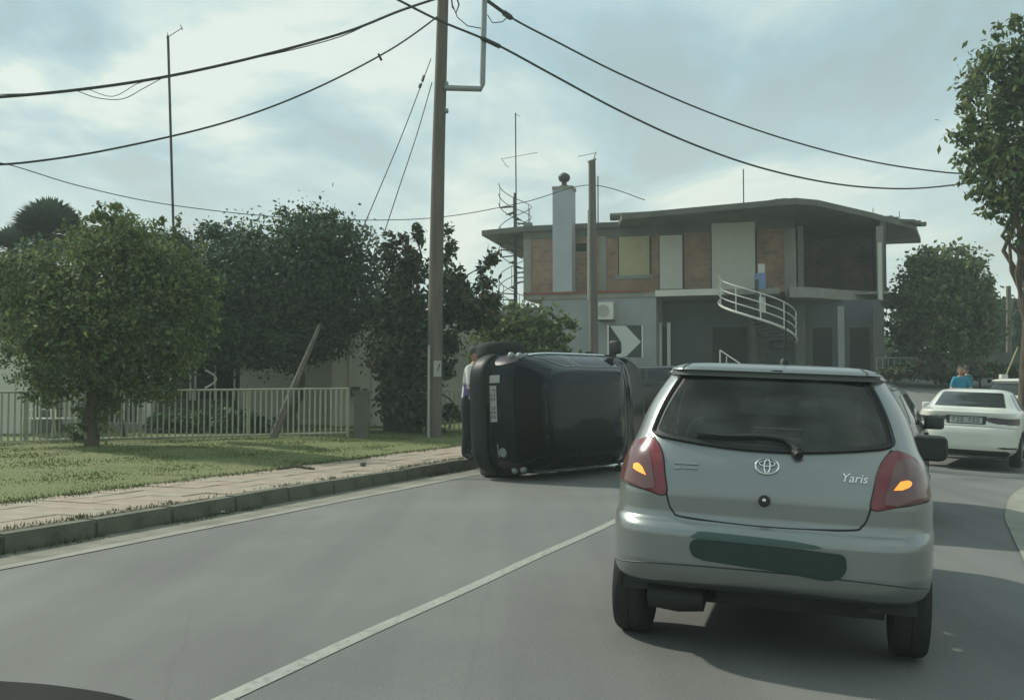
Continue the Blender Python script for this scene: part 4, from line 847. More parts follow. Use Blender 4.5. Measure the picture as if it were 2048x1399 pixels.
# house behind the trees
hb = P(60, 870, 29.0); house = empty('pale_house', 'low pale plastered house behind the garden trees', 'house', (hb.x, 29.0, .2))
def hp(px, D): return (px - CX) / F * D - hb.x
b = MB(); b.box(((hp(480, 29) + hp(665, 29)) / 2, 2.0, 1.55), (hp(665, 29) - hp(480, 29), 4, 3.3)); b.build('wall', M['render'], house)
b = MB(); b.box(((hp(664, 28) + hp(985, 28)) / 2, 1.5, 1.6), (hp(985, 28) - hp(664, 28), 5, 3.2)); b.build('front_wing', M['render'], house)
b = MB(); b.box(((hp(60, 29.5) + hp(480, 29)) / 2, 2.6, 1.55), (hp(480, 29) - hp(60, 29.5), 4, 3.3)); b.build('rear_wall', M['concreted'], house)
b = MB(); b.box((hp(520, 29), 2.2, 3.28), (16.5, 6.2, .16)); b.build('roof_slab', M['concrete'], house)
for px in (700, 745): 
    b = MB(); b.box((hp(px, 28), -1.02, 1.6), (.03, .04, 3.2)); b.build('drainpipe', M['render'], house)
b = MB(); b.box((hp(712, 28), -1.05, .95 + .1), (.22, .12, .28)); b.build('meter_box', M['trimg'], house)
b = MB(); b.box((hp(731, 28), -1.03, 1.08), (.12, .08, .12)); b.build('switch_box', M['trim'], house)
for px in (150, 330, 420):
    b = MB(); b.box((hp(px, 29), .56, 1.5), (1.1, .06, 1.3)); wn = b.build('window', M['dark'], house)
    for dx_ in (-.58, 0, .58):
        f_ = MB(); f_.box((hp(px, 29) + dx_, .52, 1.5), (.06, .06, 1.4)); f_.build('frame', M['white'], wn)
# porch with columns and white balustrade
po = empty('porch', 'house porch with arched white rail and balustrade seen through the bar fence', 'porch', (hp(250, 25.2) + hb.x, 25.2, .2))
def pp(px): return (px - 250) / F * 25.2
b = MB(); b.box((pp(200), .8, .1), (4.2, 2.0, .3)); b.build('floor', M['concrete'], po)
for px in (120, 300):
    b = MB(); b.box((pp(px), 0, 1.2), (.22, .22, 2.2)); b.build('column', M['renderw'], po)
for px0, px1 in ((228, 292), (105, 118)):
    b = MB(); b.box(((pp(px0) + pp(px1)) / 2, -.05, 1.12), (pp(px1) - pp(px0), .12, .07)); h_ = b.build('handrail', M['white'], po)
    k = max(2, int((pp(px1) - pp(px0)) / .11))
    for i in range(k):
        c = MB(); c.lathe([(.018, 0), (.03, .1), (.02, .25), (.03, .5), (.018, .75), (.03, .80)], 8, (pp(px0) + (i + .5) * (pp(px1) - pp(px0)) / k, -.05, .25)); c.build('baluster', M['white'], po, smooth=True)
b = MB(); b.tube([(pp(68), -.3, .85), (pp(100), -.3, 1.12)], .03, 6); b.tube([(pp(68), -.3, .3), (pp(68), -.3, .86)], .02, 6); b.build('stair_rail', M['white'], po)
for px in (335, 425):
    b = MB(); b.tube([(pp(px) - .12 + .28 * math.sin(t), -.2, 1.15 + .45 * t / 3.14 + .0) for t in np.linspace(0, 3.14, 10)], .025, 6); b.build('arched_rail', M['white'], po, smooth=True)
# bright wing wall at the left
b = MB(); b.box((0, 1.5, 1.15), (3.2, 3, 2.3)); b = b.build('wall', M['renderw'], None); ow = empty('white_annexe', 'sunlit white plastered annexe wall rising above the near end of the fence', 'building', (P(62, 800, 23.5).x - 1.6, 23.5, .2)); b.parent = ow
b = MB(); b.box((0, 1.5, 2.36), (3.5, 3.3, .12)); b.build('roof_slab', M['concrete'], ow); b = MB(); b.box((1.86, .3, 1.15), (.5, .4, 2.3)); b.build('pier', M['concreted'], ow)
# garden chairs
def chair(x, y, rz, label):
    o = empty('garden_chair', label, 'chair', (x, y, .25), (0, 0, rz), group=None)
    for sx in (-.22, .22):
        for sy in (-.22, .22):
            b = MB(); b.tube([(sx * 1.1, sy * 1.1, 0), (sx, sy, .42)], .018, 6); b.build('leg', M['white'], o)
    b = MB()
    b.box((0, 0, .43), (.5, .5, .03)); b.build('seat', M['white'], o)
    for i in range(5): 
        b = MB(); b.box((-.2 + i * .1, .24, .68), (.03, .02, .5)); b.build('back_slat', M['white'], o)
    for sx in (-.26, .26):
        b = MB(); b.tube([(sx, -.2, .42), (sx, -.2, .62), (sx, .24, .64)], .015, 6); b.build('armrest', M['white'], o)
chair(P(78, 850, 21.9).x, 21.9, 2.9, 'white garden chair behind the fence nearest the sunlit annexe wall'); chair(P(128, 850, 22.1).x, 22.1, -2.7, 'white garden chair behind the fence beside the bushy verge tree')
# leaning prop pole
b = MB(); b.tube([P(545, 878, 21.2), P(598, 748, 22.0), P(640, 650, 22.6)], [.085, .065, .04], 8); b.build('leaning_pole', M['wood'], smooth=True, label='dark wooden prop leaning up into the dense tree in front of the fence', cat='pole')
# low yard shrubs behind the fence
for px, py, rx, lab in ((360, 850, 60, 'low dark shrub behind the middle of the bar fence'), (470, 855, 55, 'dark clipped shrub behind the fence under the dense tree')):
    tree('shrub', lab, (*P(px, 870, 24)[:2], .22), P(px, 850, 24), .03, [lobe(px, py - 10, 24, rx, 30), lobe(px + 30, py, 24, rx * .7, 24)], 1500, .09, [M['leaf_dark'], M['leaf_mid']], 4, cat='bush', weights=.3, clump=.22)

# ------------------------------------------------------------------ unfinished brick house
FL = P(1047, 600, 42.0); FC = P(1592, 600, 39.0)
fu = Vector((FC.x - FL.x, FC.y - FL.y, 0)); fw_len = fu.length; fu.normalize(); fnv = Vector((fu.y, -fu.x, 0))      # outward normal (towards road)
bh = empty('brick_house', 'unfinished two storey brick house with wide concrete eaves and pale boarded openings', 'house', (FL.x, FL.y, 2.0), (0, 0, math.atan2(fu.y, fu.x)))
def fac(px, py, off=0.0):          # pixel -> (u, z) on the facade plane pushed out by off
    o0 = Vector((FL.x, FL.y, 0)) + fnv * off; d = P(px, py, 1.0) - Vector((0, 0, CAMZ)); t = (o0.dot(fnv)) / (d.dot(fnv)); h_ = d * t
    return ((h_ - o0).dot(fu), h_.z + CAMZ - 2.0)
def fbox(b, px0, py0, px1, py1, off, thick, mi=0):   # local coords: x along facade, y into building (−y = outward)
    u0, z1 = fac(px0, py0, off); u1, z0 = fac(px1, py1, off); b.box(((u0 + u1) / 2, -off + thick / 2, (z0 + z1) / 2), (u1 - u0, thick, abs(z1 - z0)), mi=mi); return u0, u1, z0, z1
def fpart(name, m, *a, label=None, parent=None, **k):
    b = MB(); fbox(b, *a); return b.build(name, M[m], parent or bh, label=label)
zf = 3.12; zr = 5.95
U1 = fw_len; 
b = MB(); b.box((U1 / 2, 3.0, (zf + zr) / 2), (U1, 6.0, zr - zf)); b.build('brick_wall', M['brick'], bh)
u_b = fac(1770, 500, -1.6)[0]
b = MB(); b.box(((U1 + u_b) / 2 + .02, 6.2, (zf + zr) / 2), (u_b - U1, 1.6, zr - zf - .01)); b.build('loggia_wall', M['brick'], bh)
b = MB(); b.box((u_b - .1, 3.3, (zf + zr) / 2), (.2, 4.4, zr - zf - .02)); b.build('loggia_side_wall', M['concreted'], bh)
b = MB(); b.box(((U1 + u_b) / 2 + .02, 3.6, zf - .06), (u_b - U1, 6.2, .1)); b.build('loggia_floor', M['concrete'], bh)
# concrete frame proud of the brick
for px0, px1 in ((1047, 1062), (1198, 1213), (1568, 1592)): fpart('column', 'concrete', px0, 445, px1, 592, .03, .3)
b = MB(); b.box((U1 / 2, .1, zr - .16), (U1, .28, .34)); b.build('ring_beam', M['concreted'], bh)
for px0, px1 in ((1595, 1608), (1752, 1768)): fpart('corner_column', 'concrete', px0, 452, px1, 600, -.6, .35)
fpart('pale_board', 'doorw', 1755, 485, 1765, 600, -.4, .06)
# boarded openings: reveal, board
for (x0, y0, x1, y1, m_, lab) in ((1238, 474, 1299, 551, 'boardy', 'yellowish board closing the window'), (1319, 471, 1365, 577, 'doorw', 'narrow white door board'), (1423, 447, 1511, 592, 'doorw', 'tall wide white door board')):
    fpart('opening', 'dark', x0 - 2, y0 - 2, x1 + 4, y1, .012, .06); fpart('opening_board', m_, x0, y0, x1, y1, .05, .05, label=lab)
fpart('small_window', 'dark', 1147, 487, 1173, 502, .02, .05)
fpart('lintel', 'concreted', 1213, 462, 1312, 473, .02, .06); fpart('sill', 'concrete', 1230, 551, 1305, 556, .06, .1)
# roof slab with broken eaves line; outline in local coords
def loc_at(px, D): 
    p_ = P(px, 700, D); q_ = Vector((p_.x - FL.x, p_.y - FL.y, 0)); return (q_.dot(fu), -q_.dot(fnv))
rp_ = [loc_at(963, 43.0), loc_at(1048, 41.8), loc_at(1238, 40.75), loc_at(1245, 38.9), loc_at(1595, 35.6), loc_at(1640, 36.0), loc_at(1745, 38.5), loc_at(1835, 41.3), (U1 + 5.5, 8), (-2.3, 8)]
def rtop(x, y): return zr + .22
b = MB(); b.slab(rp_, zr, rtop); b.build('roof_slab', M['concreted'], bh)
# uneven parapet lumps, tiles and rods on the roof
for i in range(26):
    t = i / 25; px = 1560 + 280 * t; Dq = 36.4 + 5 * t; x, y = loc_at(px, Dq)
    b = MB(); b.box((x, y, zr + .25 + .03 * math.sin(i * 1.7)), (.62, .35, .10 + .05 * abs(math.sin(i * 2.3))), Matrix.Rotation(random.uniform(-.1, .1), 3, 'Y')); b.build('roof_rubble', M['concreted'], bh)
b = MB(); x, y = loc_at(1300, 40.5); b.lathe([(.16, -1.2), (.16, 1.2)], 12, (x - .4, y, zr + .45), axis='X'); b.build('roof_roll', M['concreted'], bh, smooth=True)
for px, D_, h_ in ((1197, 40.5, 1.75), (1490, 38.5, 1.6), (1750, 40, .35), (1803, 41, .4)):
    x, y = loc_at(px, D_); b = MB(); b.tube([(x, y, zr), (x, y, zr + .3 + h_)], .025 if h_ > 1 else .015, 6); b.build('rod', M['steel'], bh)
# balcony slabs
def fslab(pts_, z0, z1, m_, name, label=None):
    b = MB(); b.slab(pts_, z0, z1); return b.build(name, M[m_], bh, label=label)
fslab([loc_at(1580, 37.6), loc_at(1620, 37.6), loc_at(1680, 38.6), loc_at(1740, 39.2), loc_at(1790, 39.8), loc_at(1838, 41.0), loc_at(1812, 43.4), (U1 - .4, 1.9)], zf - .34, zf + .05, 'concrete', 'balcony_slab')
fslab([(.55, -1.9), (U1 - .6, -1.9), (U1 - .6, 0), (.55, 0)], zf - .22, zf - .01, 'concrete', 'terrace_slab')
fslab([(.50, -1.96), (5.6, -1.96), (5.6, -1.90), (.50, -1.90)], zf - .02, zf + .06, 'rust', 'red_edging', 'rusty red edging along the terrace')
b = MB(); b.box((7.1, -1.93, zf - .10), (2.6, .07, .24)); b.build('white_fascia', M['renderw'], bh)
# ground floor
u0 = fac(1083, 650, 1.9)[0]; u1 = fac(1312, 650, 1.9)[0]
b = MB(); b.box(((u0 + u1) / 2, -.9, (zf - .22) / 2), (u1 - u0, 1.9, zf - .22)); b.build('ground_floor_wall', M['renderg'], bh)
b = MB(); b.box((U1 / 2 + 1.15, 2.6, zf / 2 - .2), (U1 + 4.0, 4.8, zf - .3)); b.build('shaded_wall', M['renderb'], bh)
for px0, px1 in ((1318, 1324), (1334, 1341)): fpart('window_frame', 'white', px0, 645, px1, 742, .9, .08)
fpart('dark_window', 'dark', 1324, 652, 1334, 742, .85, .05)
for px0, px1, m_ in ((1590, 1612, 'concreted'), (1675, 1690, 'renderg'), (1745, 1770, 'concreted'), (1500, 1520, 'concreted')): fpart('porch_column', m_, px0, 612, px1, 748, .5, .3)
for px0, px1 in ((1425, 1495), (1625, 1665), (1700, 1740)): fpart('dark_doorway', 'dark', px0, 655, px1, 748, -.18, .05)
# chimney in front of the wall
ch = empty('chimney_stack', 'square grey rendered chimney with a round metal cowl in front of the brick wall', 'chimney', (bh.location.x, bh.location.y, 2.0), bh.rotation_euler)
b = MB(); fbox(b, 1105, 376, 1144, 588, .75, .72); b.build('stack', M['chim'], ch); b = MB(); cu0, cu1, _, cz = fbox(b, 1104, 373, 1145, 377, .77, .76); b.build('cap', M['concrete'], ch)
b = MB(); cxm = (cu0 + cu1) / 2; b.lathe([(.10, 0), (.22, .02), (.2, .08), (.11, .10), (.11, .22), (.20, .28), (.25, .38), (.25, .46), (.18, .56), (.06, .62), (.001, .63)], 16, (cxm, -.4, cz)); b.build('cowl', M['steel'], ch, smooth=True)
# air conditioner, water heater
b = MB(); u0, u1, z0, z1 = fbox(b, 1196, 604, 1226, 638, 2.2, .28); ac = b.build('air_conditioner', M['white'], None, label='white air conditioner box on the grey wall behind the thinner pole', cat='air conditioner'); ac.location = bh.location; ac.rotation_euler = bh.rotation_euler
b = MB(); b.lathe([(.001, 0), (.24, 0), (.24, .02), (.001, .02)], 20, (0, 0, 0)); fg = b.build('fan_grille', M['box'], ac, smooth=True); fg.rotation_euler = (R(90), 0, 0); fg.location = ((u0 + u1) / 2 - .1, -2.205, (z0 + z1) / 2)
b = MB(); b.box(((u0 + u1) / 2, -2.0, z0 - .03), (u1 - u0 + .06, .3, .05)); b.build('bracket', M['steel'], ac)
wt = P(1521, 615, 37.8); o = empty('water_tank', 'upright blue and white water tank beside the white spiral railing', 'tank', (wt.x, wt.y, wt.z - .2))
b = MB(); b.lathe([(.18, 0), (.20, .05), (.20, .55), (.18, .6)], 16); b.build('lower_shell', M['white'], o, smooth=True); b = MB(); b.lathe([(.19, .6), (.215, .62), (.215, 1.45), (.19, 1.5), (.001, 1.5)], 16); b.build('upper_shell', M['blue'], o, smooth=True)
b = MB(); b.box((.12, .3, 1.2), (.26, .05, 1.4)); b.build('back_panel', M['white'], o); b = MB(); b.box((0, 0, -.9), (.3, .3, 1.8)); b.build('stand', M['steel'], o)
# white spiral railing and steps
sp = empty('spiral_stair', 'white railed spiral stair curving down the front of the brick house', 'stairs', (P(1515, 700, 37.2).x, 37.2, 0))
Rr = 1.40; ang = [R(150) + R(215) * t for t in np.linspace(0, 1, 30)]
def hz_(t): return 4.72 - 1.75 * t
def sp_pts(dz, r_=Rr, a=0, bnd=30): return [Vector((r_ * math.cos(ang[i]), r_ * math.sin(ang[i]), hz_(i / 29) + dz)) for i in range(a, bnd)]
b = MB(); b.tube(sp_pts(0), .045, 6); b.build('stringer', M['white'], sp, smooth=True)
for dz in (.32, .62, .95): b = MB(); b.tube(sp_pts(dz), .022, 6); b.build('rail', M['white'], sp, smooth=True)
for i in range(0, 30, 5): b = MB(); q_ = sp_pts(0)[i]; b.tube([q_, q_ + Vector((0, 0, .96))], .02, 6); b.build('baluster', M['white'], sp)
for i in range(0, 30, 2):
    a = ang[i]; b = MB(); b.box((Rr * .5 * math.cos(a), Rr * .5 * math.sin(a), hz_(i / 29) - .02), (Rr, .30, .04), Matrix.Rotation(a, 3, 'Z')); b.build('step', M['steel'], sp)
b = MB(); b.tube([(0, 0, 1.9), (0, 0, 5.4)], .07, 10); b.build('newel', M['steel'], sp)
b = MB(); q_ = P(1562, 690, 37.2) - Vector(sp.location); b.add(*loft_box(q_, (.9, .5, .35))); b.build('dark_bundle', M['trim'], sp, smooth=True)
rl = empty('handrail', 'short white slanting handrail just above the roof of the silver hatchback', 'railing', P(1440, 740, 35.0))
b = MB(); o0 = Vector(rl.location)
b.tube([P(1440, 760, 35) - o0, P(1440, 700, 35) - o0], .025, 6); b.tube([P(1440, 700, 35) - o0, P(1482, 728, 34.5) - o0], .022, 6); b.tube([P(1453, 760, 35) - o0, P(1453, 712, 35) - o0], .018, 6); b.tube([P(1482, 760, 34.5) - o0, P(1482, 728, 34.5) - o0], .018, 6); b.build('rail', M['white'], rl)
# dark iron spiral stair at the far end
ir = empty('spiral_stair', 'dark iron spiral stair winding up past the eaves at the end of the brick house', 'stairs', (P(1030, 700, 43.5).x, 43.5, 2.0))
b = MB(); b.tube([(0, 0, 0), (0, 0, 7.9)], .06, 8); b.build('newel', M['steel'], ir)
pts_ = []
for i in range(62):
    a = i * .36; z = .1 + i * .12; pts_.append(Vector((.72 * math.cos(a), .72 * math.sin(a), z)))
    if i % 2 == 0: b = MB(); b.box((.36 * math.cos(a), .36 * math.sin(a), z), (.72, .2, .03), Matrix.Rotation(a, 3, 'Z')); b.build('step', M['steel'], ir)
for dz in (.02, .45, .9): b = MB(); b.tube([p_ + Vector((0, 0, dz)) for p_ in pts_], .018, 5); b.build('rail', M['steel'], ir, smooth=True)
for i in range(0, 62, 3): b = MB(); b.tube([pts_[i], pts_[i] + Vector((0, 0, .92))], .014, 5); b.build('baluster', M['steel'], ir)

# ------------------------------------------------------------------ poles, wires, aerials
D = 23.0; pb = P(868, 876, D); up = empty('utility_pole', 'thick weathered wooden utility pole with a bent service pipe and small grey meter box', 'utility pole', (pb.x, pb.y, .15))
o0 = Vector(up.location)
b = MB(); pts_ = [P(868, 885, D) - o0, P(871, 600, D) - o0, P(877, 300, D) - o0, P(886, 0, D) - o0, P(889, -130, D) - o0]; b.tube(pts_, [.178, .168, .15, .128, .12], 16); b.build('pole', M['wood'], up, smooth=True)
b = MB(); b.tube([P(889, 176, D - .1) - o0, P(962, 178, D - .1) - o0, P(965, 168, D - .1) - o0, P(969, 0, D - .1) - o0, P(971, -110, D - .1) - o0], .066, 10); b.build('service_pipe', M['galv'], up, smooth=True)
b = MB(); b.tube([P(857, 876, D - .15) - o0, P(858, 690, D - .15) - o0], .03, 8); b.build('conduit', M['box'], up, smooth=True)  # pale pipe also serves as the bright highlight strip on the pole
b = MB(); c = P(875, 737, D - .2) - o0; b.box(c, (.17, .10, .36)); b.box(c + Vector((-.05, -.03, 0)), (.02, .06, .38)); mb_ = b.build('meter_box', M['box'], up)
b = MB(); b.box(c + Vector((.03, -.055, .03)), (.03, .01, .16), Matrix.Rotation(.3, 3, 'Y')); b.build('latch', M['trimg'], mb_)
for py, s_ in ((168, 1), (222, 1)): b = MB(); q_ = P(892, py, D) - o0; b.add(*loft_box(q_, (.12, .14, .10))); b.build('bracket_bolt', M['galv'], up, smooth=True)
b = MB(); q0 = P(903, 0, D - .1) - o0
b.tube([P(901, -20, D) - o0, P(905, 15, D) - o0, P(912, 26, D) - o0, P(918, 10, D) - o0, P(910, -15, D) - o0], .02, 6); b.build('insulator_hook', M['steel'], up)
b = MB(); b.tube([P(905, 10, D) - o0, P(915, 35, D) - o0, P(935, 52, D) - o0, P(962, 57, D) - o0], .012, 6); b.build('jumper_wire', M['cable'], up, smooth=True)
b = MB(); b.tube([P(975, 30, D) - o0, P(985, 46, D) - o0, P(1005, 44, D) - o0, P(1020, 30, D) - o0], .012, 6); b.build('jumper_wire', M['cable'], up, smooth=True)
def cable(name, label, pts_, r_, cat='cable', extra=()):
    """pts: (px, py, D) along the wire"""
    ps = dense([tuple(P(*q_)) for q_ in pts_], 8, False); b = MB(); b.tube(ps, r_, 6); 
    for e_ in extra: b.tube(dense([tuple(P(*q_)) for q_ in e_[0]], 6, False), e_[1], 5)
    return b.build(name, M['cable'], None, smooth=True, label=label, cat=cat)
cable('overhead_cable', 'thick bundled cable dropping from the pole top above the left garden, upper one', [(884, -6, 23), (800, 22, 22.4), (690, 65, 21.6), (520, 112, 20.6), (340, 152, 19.6), (170, 178, 18.8), (0, 194, 18), (-220, 206, 17.2)], .030,
      extra=(([(150, 180, 18.7), (195, 196, 18.8), (245, 198, 19.0), (285, 178, 19.2), (325, 156, 19.5)], .008), ([(175, 178, 18.8), (225, 193, 19.0), (270, 170, 19.2), (290, 163, 19.3)], .007), ([(0, 189, 18), (90, 186, 18.4), (200, 176, 18.9), (400, 140, 20)], .009), ([(760, 36, 22.1), (690, 70, 21.6), (600, 96, 21.1), (500, 118, 20.5)], .012)))
cable('overhead_cable', 'thinner sagging cable below the bundle, with a short dangling clip', [(880, 30, 23), (780, 100, 22.3), (620, 182, 21.4), (450, 245, 20.4), (230, 297, 19.2), (60, 324, 18.2), (-60, 331, 17.6), (-220, 335, 17)], .021, extra=(([(757, 108, 22.2), (763, 121, 22.2)], .028),))
cable('overhead_cable', 'fine wire crossing low over the tree tops to the thinner pole', [(-60, 318, 30), (20, 330, 31), (160, 372, 33), (330, 408, 35), (560, 434, 37), (760, 440, 38), (900, 432, 38.5), (1050, 404, 39), (1180, 370, 39.5), (1290, 400, 41.5)], .016)
cable('overhead_cable', 'upper of the two heavy cables sweeping down towards the roadside tree', [(955, -18, 23), (985, 8, 23), (1030, 40, 23.4), (1110, 82, 24.2), (1240, 148, 25.6), (1400, 218, 27.2), (1560, 275, 28.8), (1720, 318, 30.2), (1850, 340, 31.2), (1960, 347, 32), (2150, 335, 33.5)], .026, extra=(([(975, 2, 22.95), (1008, 26, 23.1)], .045), ([(1008, 26, 23.1), (1022, 36, 23.3)], .07)))
cable('overhead_cable', 'lower of the two heavy cables crossing the pole and dipping above the brick house', [(660, -70, 22.2), (800, 2, 22.4), (880, 42, 22.6), (990, 88, 22.9), (1100, 147, 24), (1240, 222, 25.4), (1380, 286, 26.8), (1520, 335, 28.2), (1660, 366, 29.4), (1780, 377, 30.4), (1880, 373, 31.2), (2000, 355, 32), (2150, 325, 33)], .027, extra=(([(962, 76, 22.8), (1000, 94, 22.95)], .055),))
for a_, lab in (([(862, 118, 22.9), (846, 160, 22.6), (800, 280, 21.8), (724, 460, 20.6)], 'steel stay wire with small insulators, left one of the pair beside the thick pole'), ([(864, 165, 22.9), (835, 265, 22.5), (800, 370, 22), (765, 476, 21.5)], 'plain steel stay wire, right one of the pair beside the thick pole')):
    o = cable('stay_wire', lab, a_, .011, 'wire', extra=((([(848, 152, 22.65), (845, 162, 22.6)], .035), ([(842, 168, 22.5), (839, 176, 22.5)], .035)) if 'insulators' in lab else ()))
D = 39.0; q_ = P(1186, 720, 36.5); p2 = empty('utility_pole', 'thinner timber pole with a frayed top standing before the brick house', 'utility pole', (q_.x, q_.y, 1.6)); o0 = Vector(p2.location)
b = MB(); b.tube([P(1188, 760, 36.5) - o0, P(1186, 560, 36.5) - o0, P(1184, 322, 36.5) - o0], [.17, .155, .13], 12); b.build('pole', M['wood'], p2, smooth=True)
b = MB(); b.tube([P(1177, 600, 36.3) - o0, P(1177, 420, 36.3) - o0], .035, 8); b.build('conduit', M['box'], p2)
b = MB(); b.tube([P(1184, 330, 36.5) - o0, P(1192, 304, 36.5) - o0], .02, 6); b.tube([P(1176, 325, 36.5) - o0, P(1192, 318, 36.5) - o0], .05, 6); b.tube([P(1156, 313, 36.5) - o0, P(1190, 306, 36.5) - o0], .012, 6); b.build('top_fitting', M['galv'], p2)
def aerial(label, p0, p1, D, elems, r_=.02):
    q0 = P(*p0, D); o = empty('aerial_mast', label, 'aerial', q0); b = MB(); b.tube([Vector(), P(*p1, D) - q0], r_, 6); b.build('mast', M['steel'], o)
    for (a, c) in elems: b = MB(); b.tube([P(*a, D) - q0, P(*c, D + .3) - q0], .011, 5); b.build('element', M['steel'], o)
aerial('tall thin aerial mast rising from behind the garden trees', (352, 640), (336, 72), 27, [((333, 76), (365, 56)), ((361, 50), (365, 60)), ((335, 66), (337, 80)), ((340, 210), (344, 211))], .034)
aerial('thin aerial mast with a slanting yagi beside the iron spiral stair', (1034, 640), (1031, 226), 43, [((1003, 318), (1075, 305)), ((1003, 318), (1012, 330)), ((1031, 229), (1040, 232)), ((1010, 330), (1018, 334))], .03)
q_ = P(2018, 755, 48); b = MB(); b.tube([P(2018, 760, 48), P(2017, 572, 48)], [.14, .11], 10); b.build('distant_pole', M['wood'], smooth=True, label='short dark pole far off beside the roadside tree trunk', cat='pole')
# chevron board
D = 25.0; c0 = P(1250, 682, D); sg_ = empty('chevron_sign', 'square road sign with one broad white chevron pointing right on a dark ground', 'road sign', (c0.x, c0.y, gz(c0.x, c0.y)), (0, 0, .05)); zc = c0.z - sg_.location.z
b = MB(); b.box((0, 0, zc), (.90, .03, .80)); bd_ = b.build('board', M['signb'], sg_)
b = MB(); b.prism([(-.38, zc + .385), (.02, zc + .385), (.40, zc - .02), (.02, zc - .385), (-.38, zc - .385), (-.10, zc - .02)], -.022, -.016); b.build('chevron', M['signw'], bd_)
for sx in (-.43, .43):
    b = MB(); b.box((sx, -.02, zc), (.03, .03, .80)); b.build('frame', M['white'], bd_)
for sx in (-.25, .25): b = MB(); b.tube([(sx, .05, 0), (sx, .05, zc + .35)], .03, 8); b.build('post', M['galv'], sg_)
# right verge: white post with slanting rod, wire cage
q_ = P(2007, 752, 30); o = empty('white_post', 'stubby white post with a thin slanting rod behind the second white car', 'post', (q_.x, q_.y, gz(q_.x, q_.y)))
b = MB(); b.box((0, 0, .75), (.20, .16, .55)); b.box((-.03, 0, .25), (.1, .1, .5)); b.build('post', M['white'], o); b = MB(); b.tube([(.08, 0, 1.0), (.45, 0, 1.85)], .02, 6); b.build('rod', M['boardy'], o)
q_ = P(1795, 770, 34); o = empty('wire_cage', 'grey wire mesh pen by the far end of the brick house', 'cage', (q_.x, q_.y, gz(q_.x, q_.y)))
for i in range(8): b = MB(); b.tube([(-.7 + i * .2, 0, 0), (-.7 + i * .2, 0, .95)], .014, 5); b.build('upright', M['galv'], o)
for z in (.3, .6, .95): b = MB(); b.tube([(-.7, 0, z), (.7, 0, z)], .014, 5); b.build('crossbar', M['galv'], o)
# low grey wall behind the white cars
b = MB(); b.box((0, 0, -.1), (9, .2, 2.1)); o = b.build('low_wall', M['concreted'], label='low grey boundary wall in the background behind the white cars', cat='wall'); o.location = (20.5, 42, 1.9)

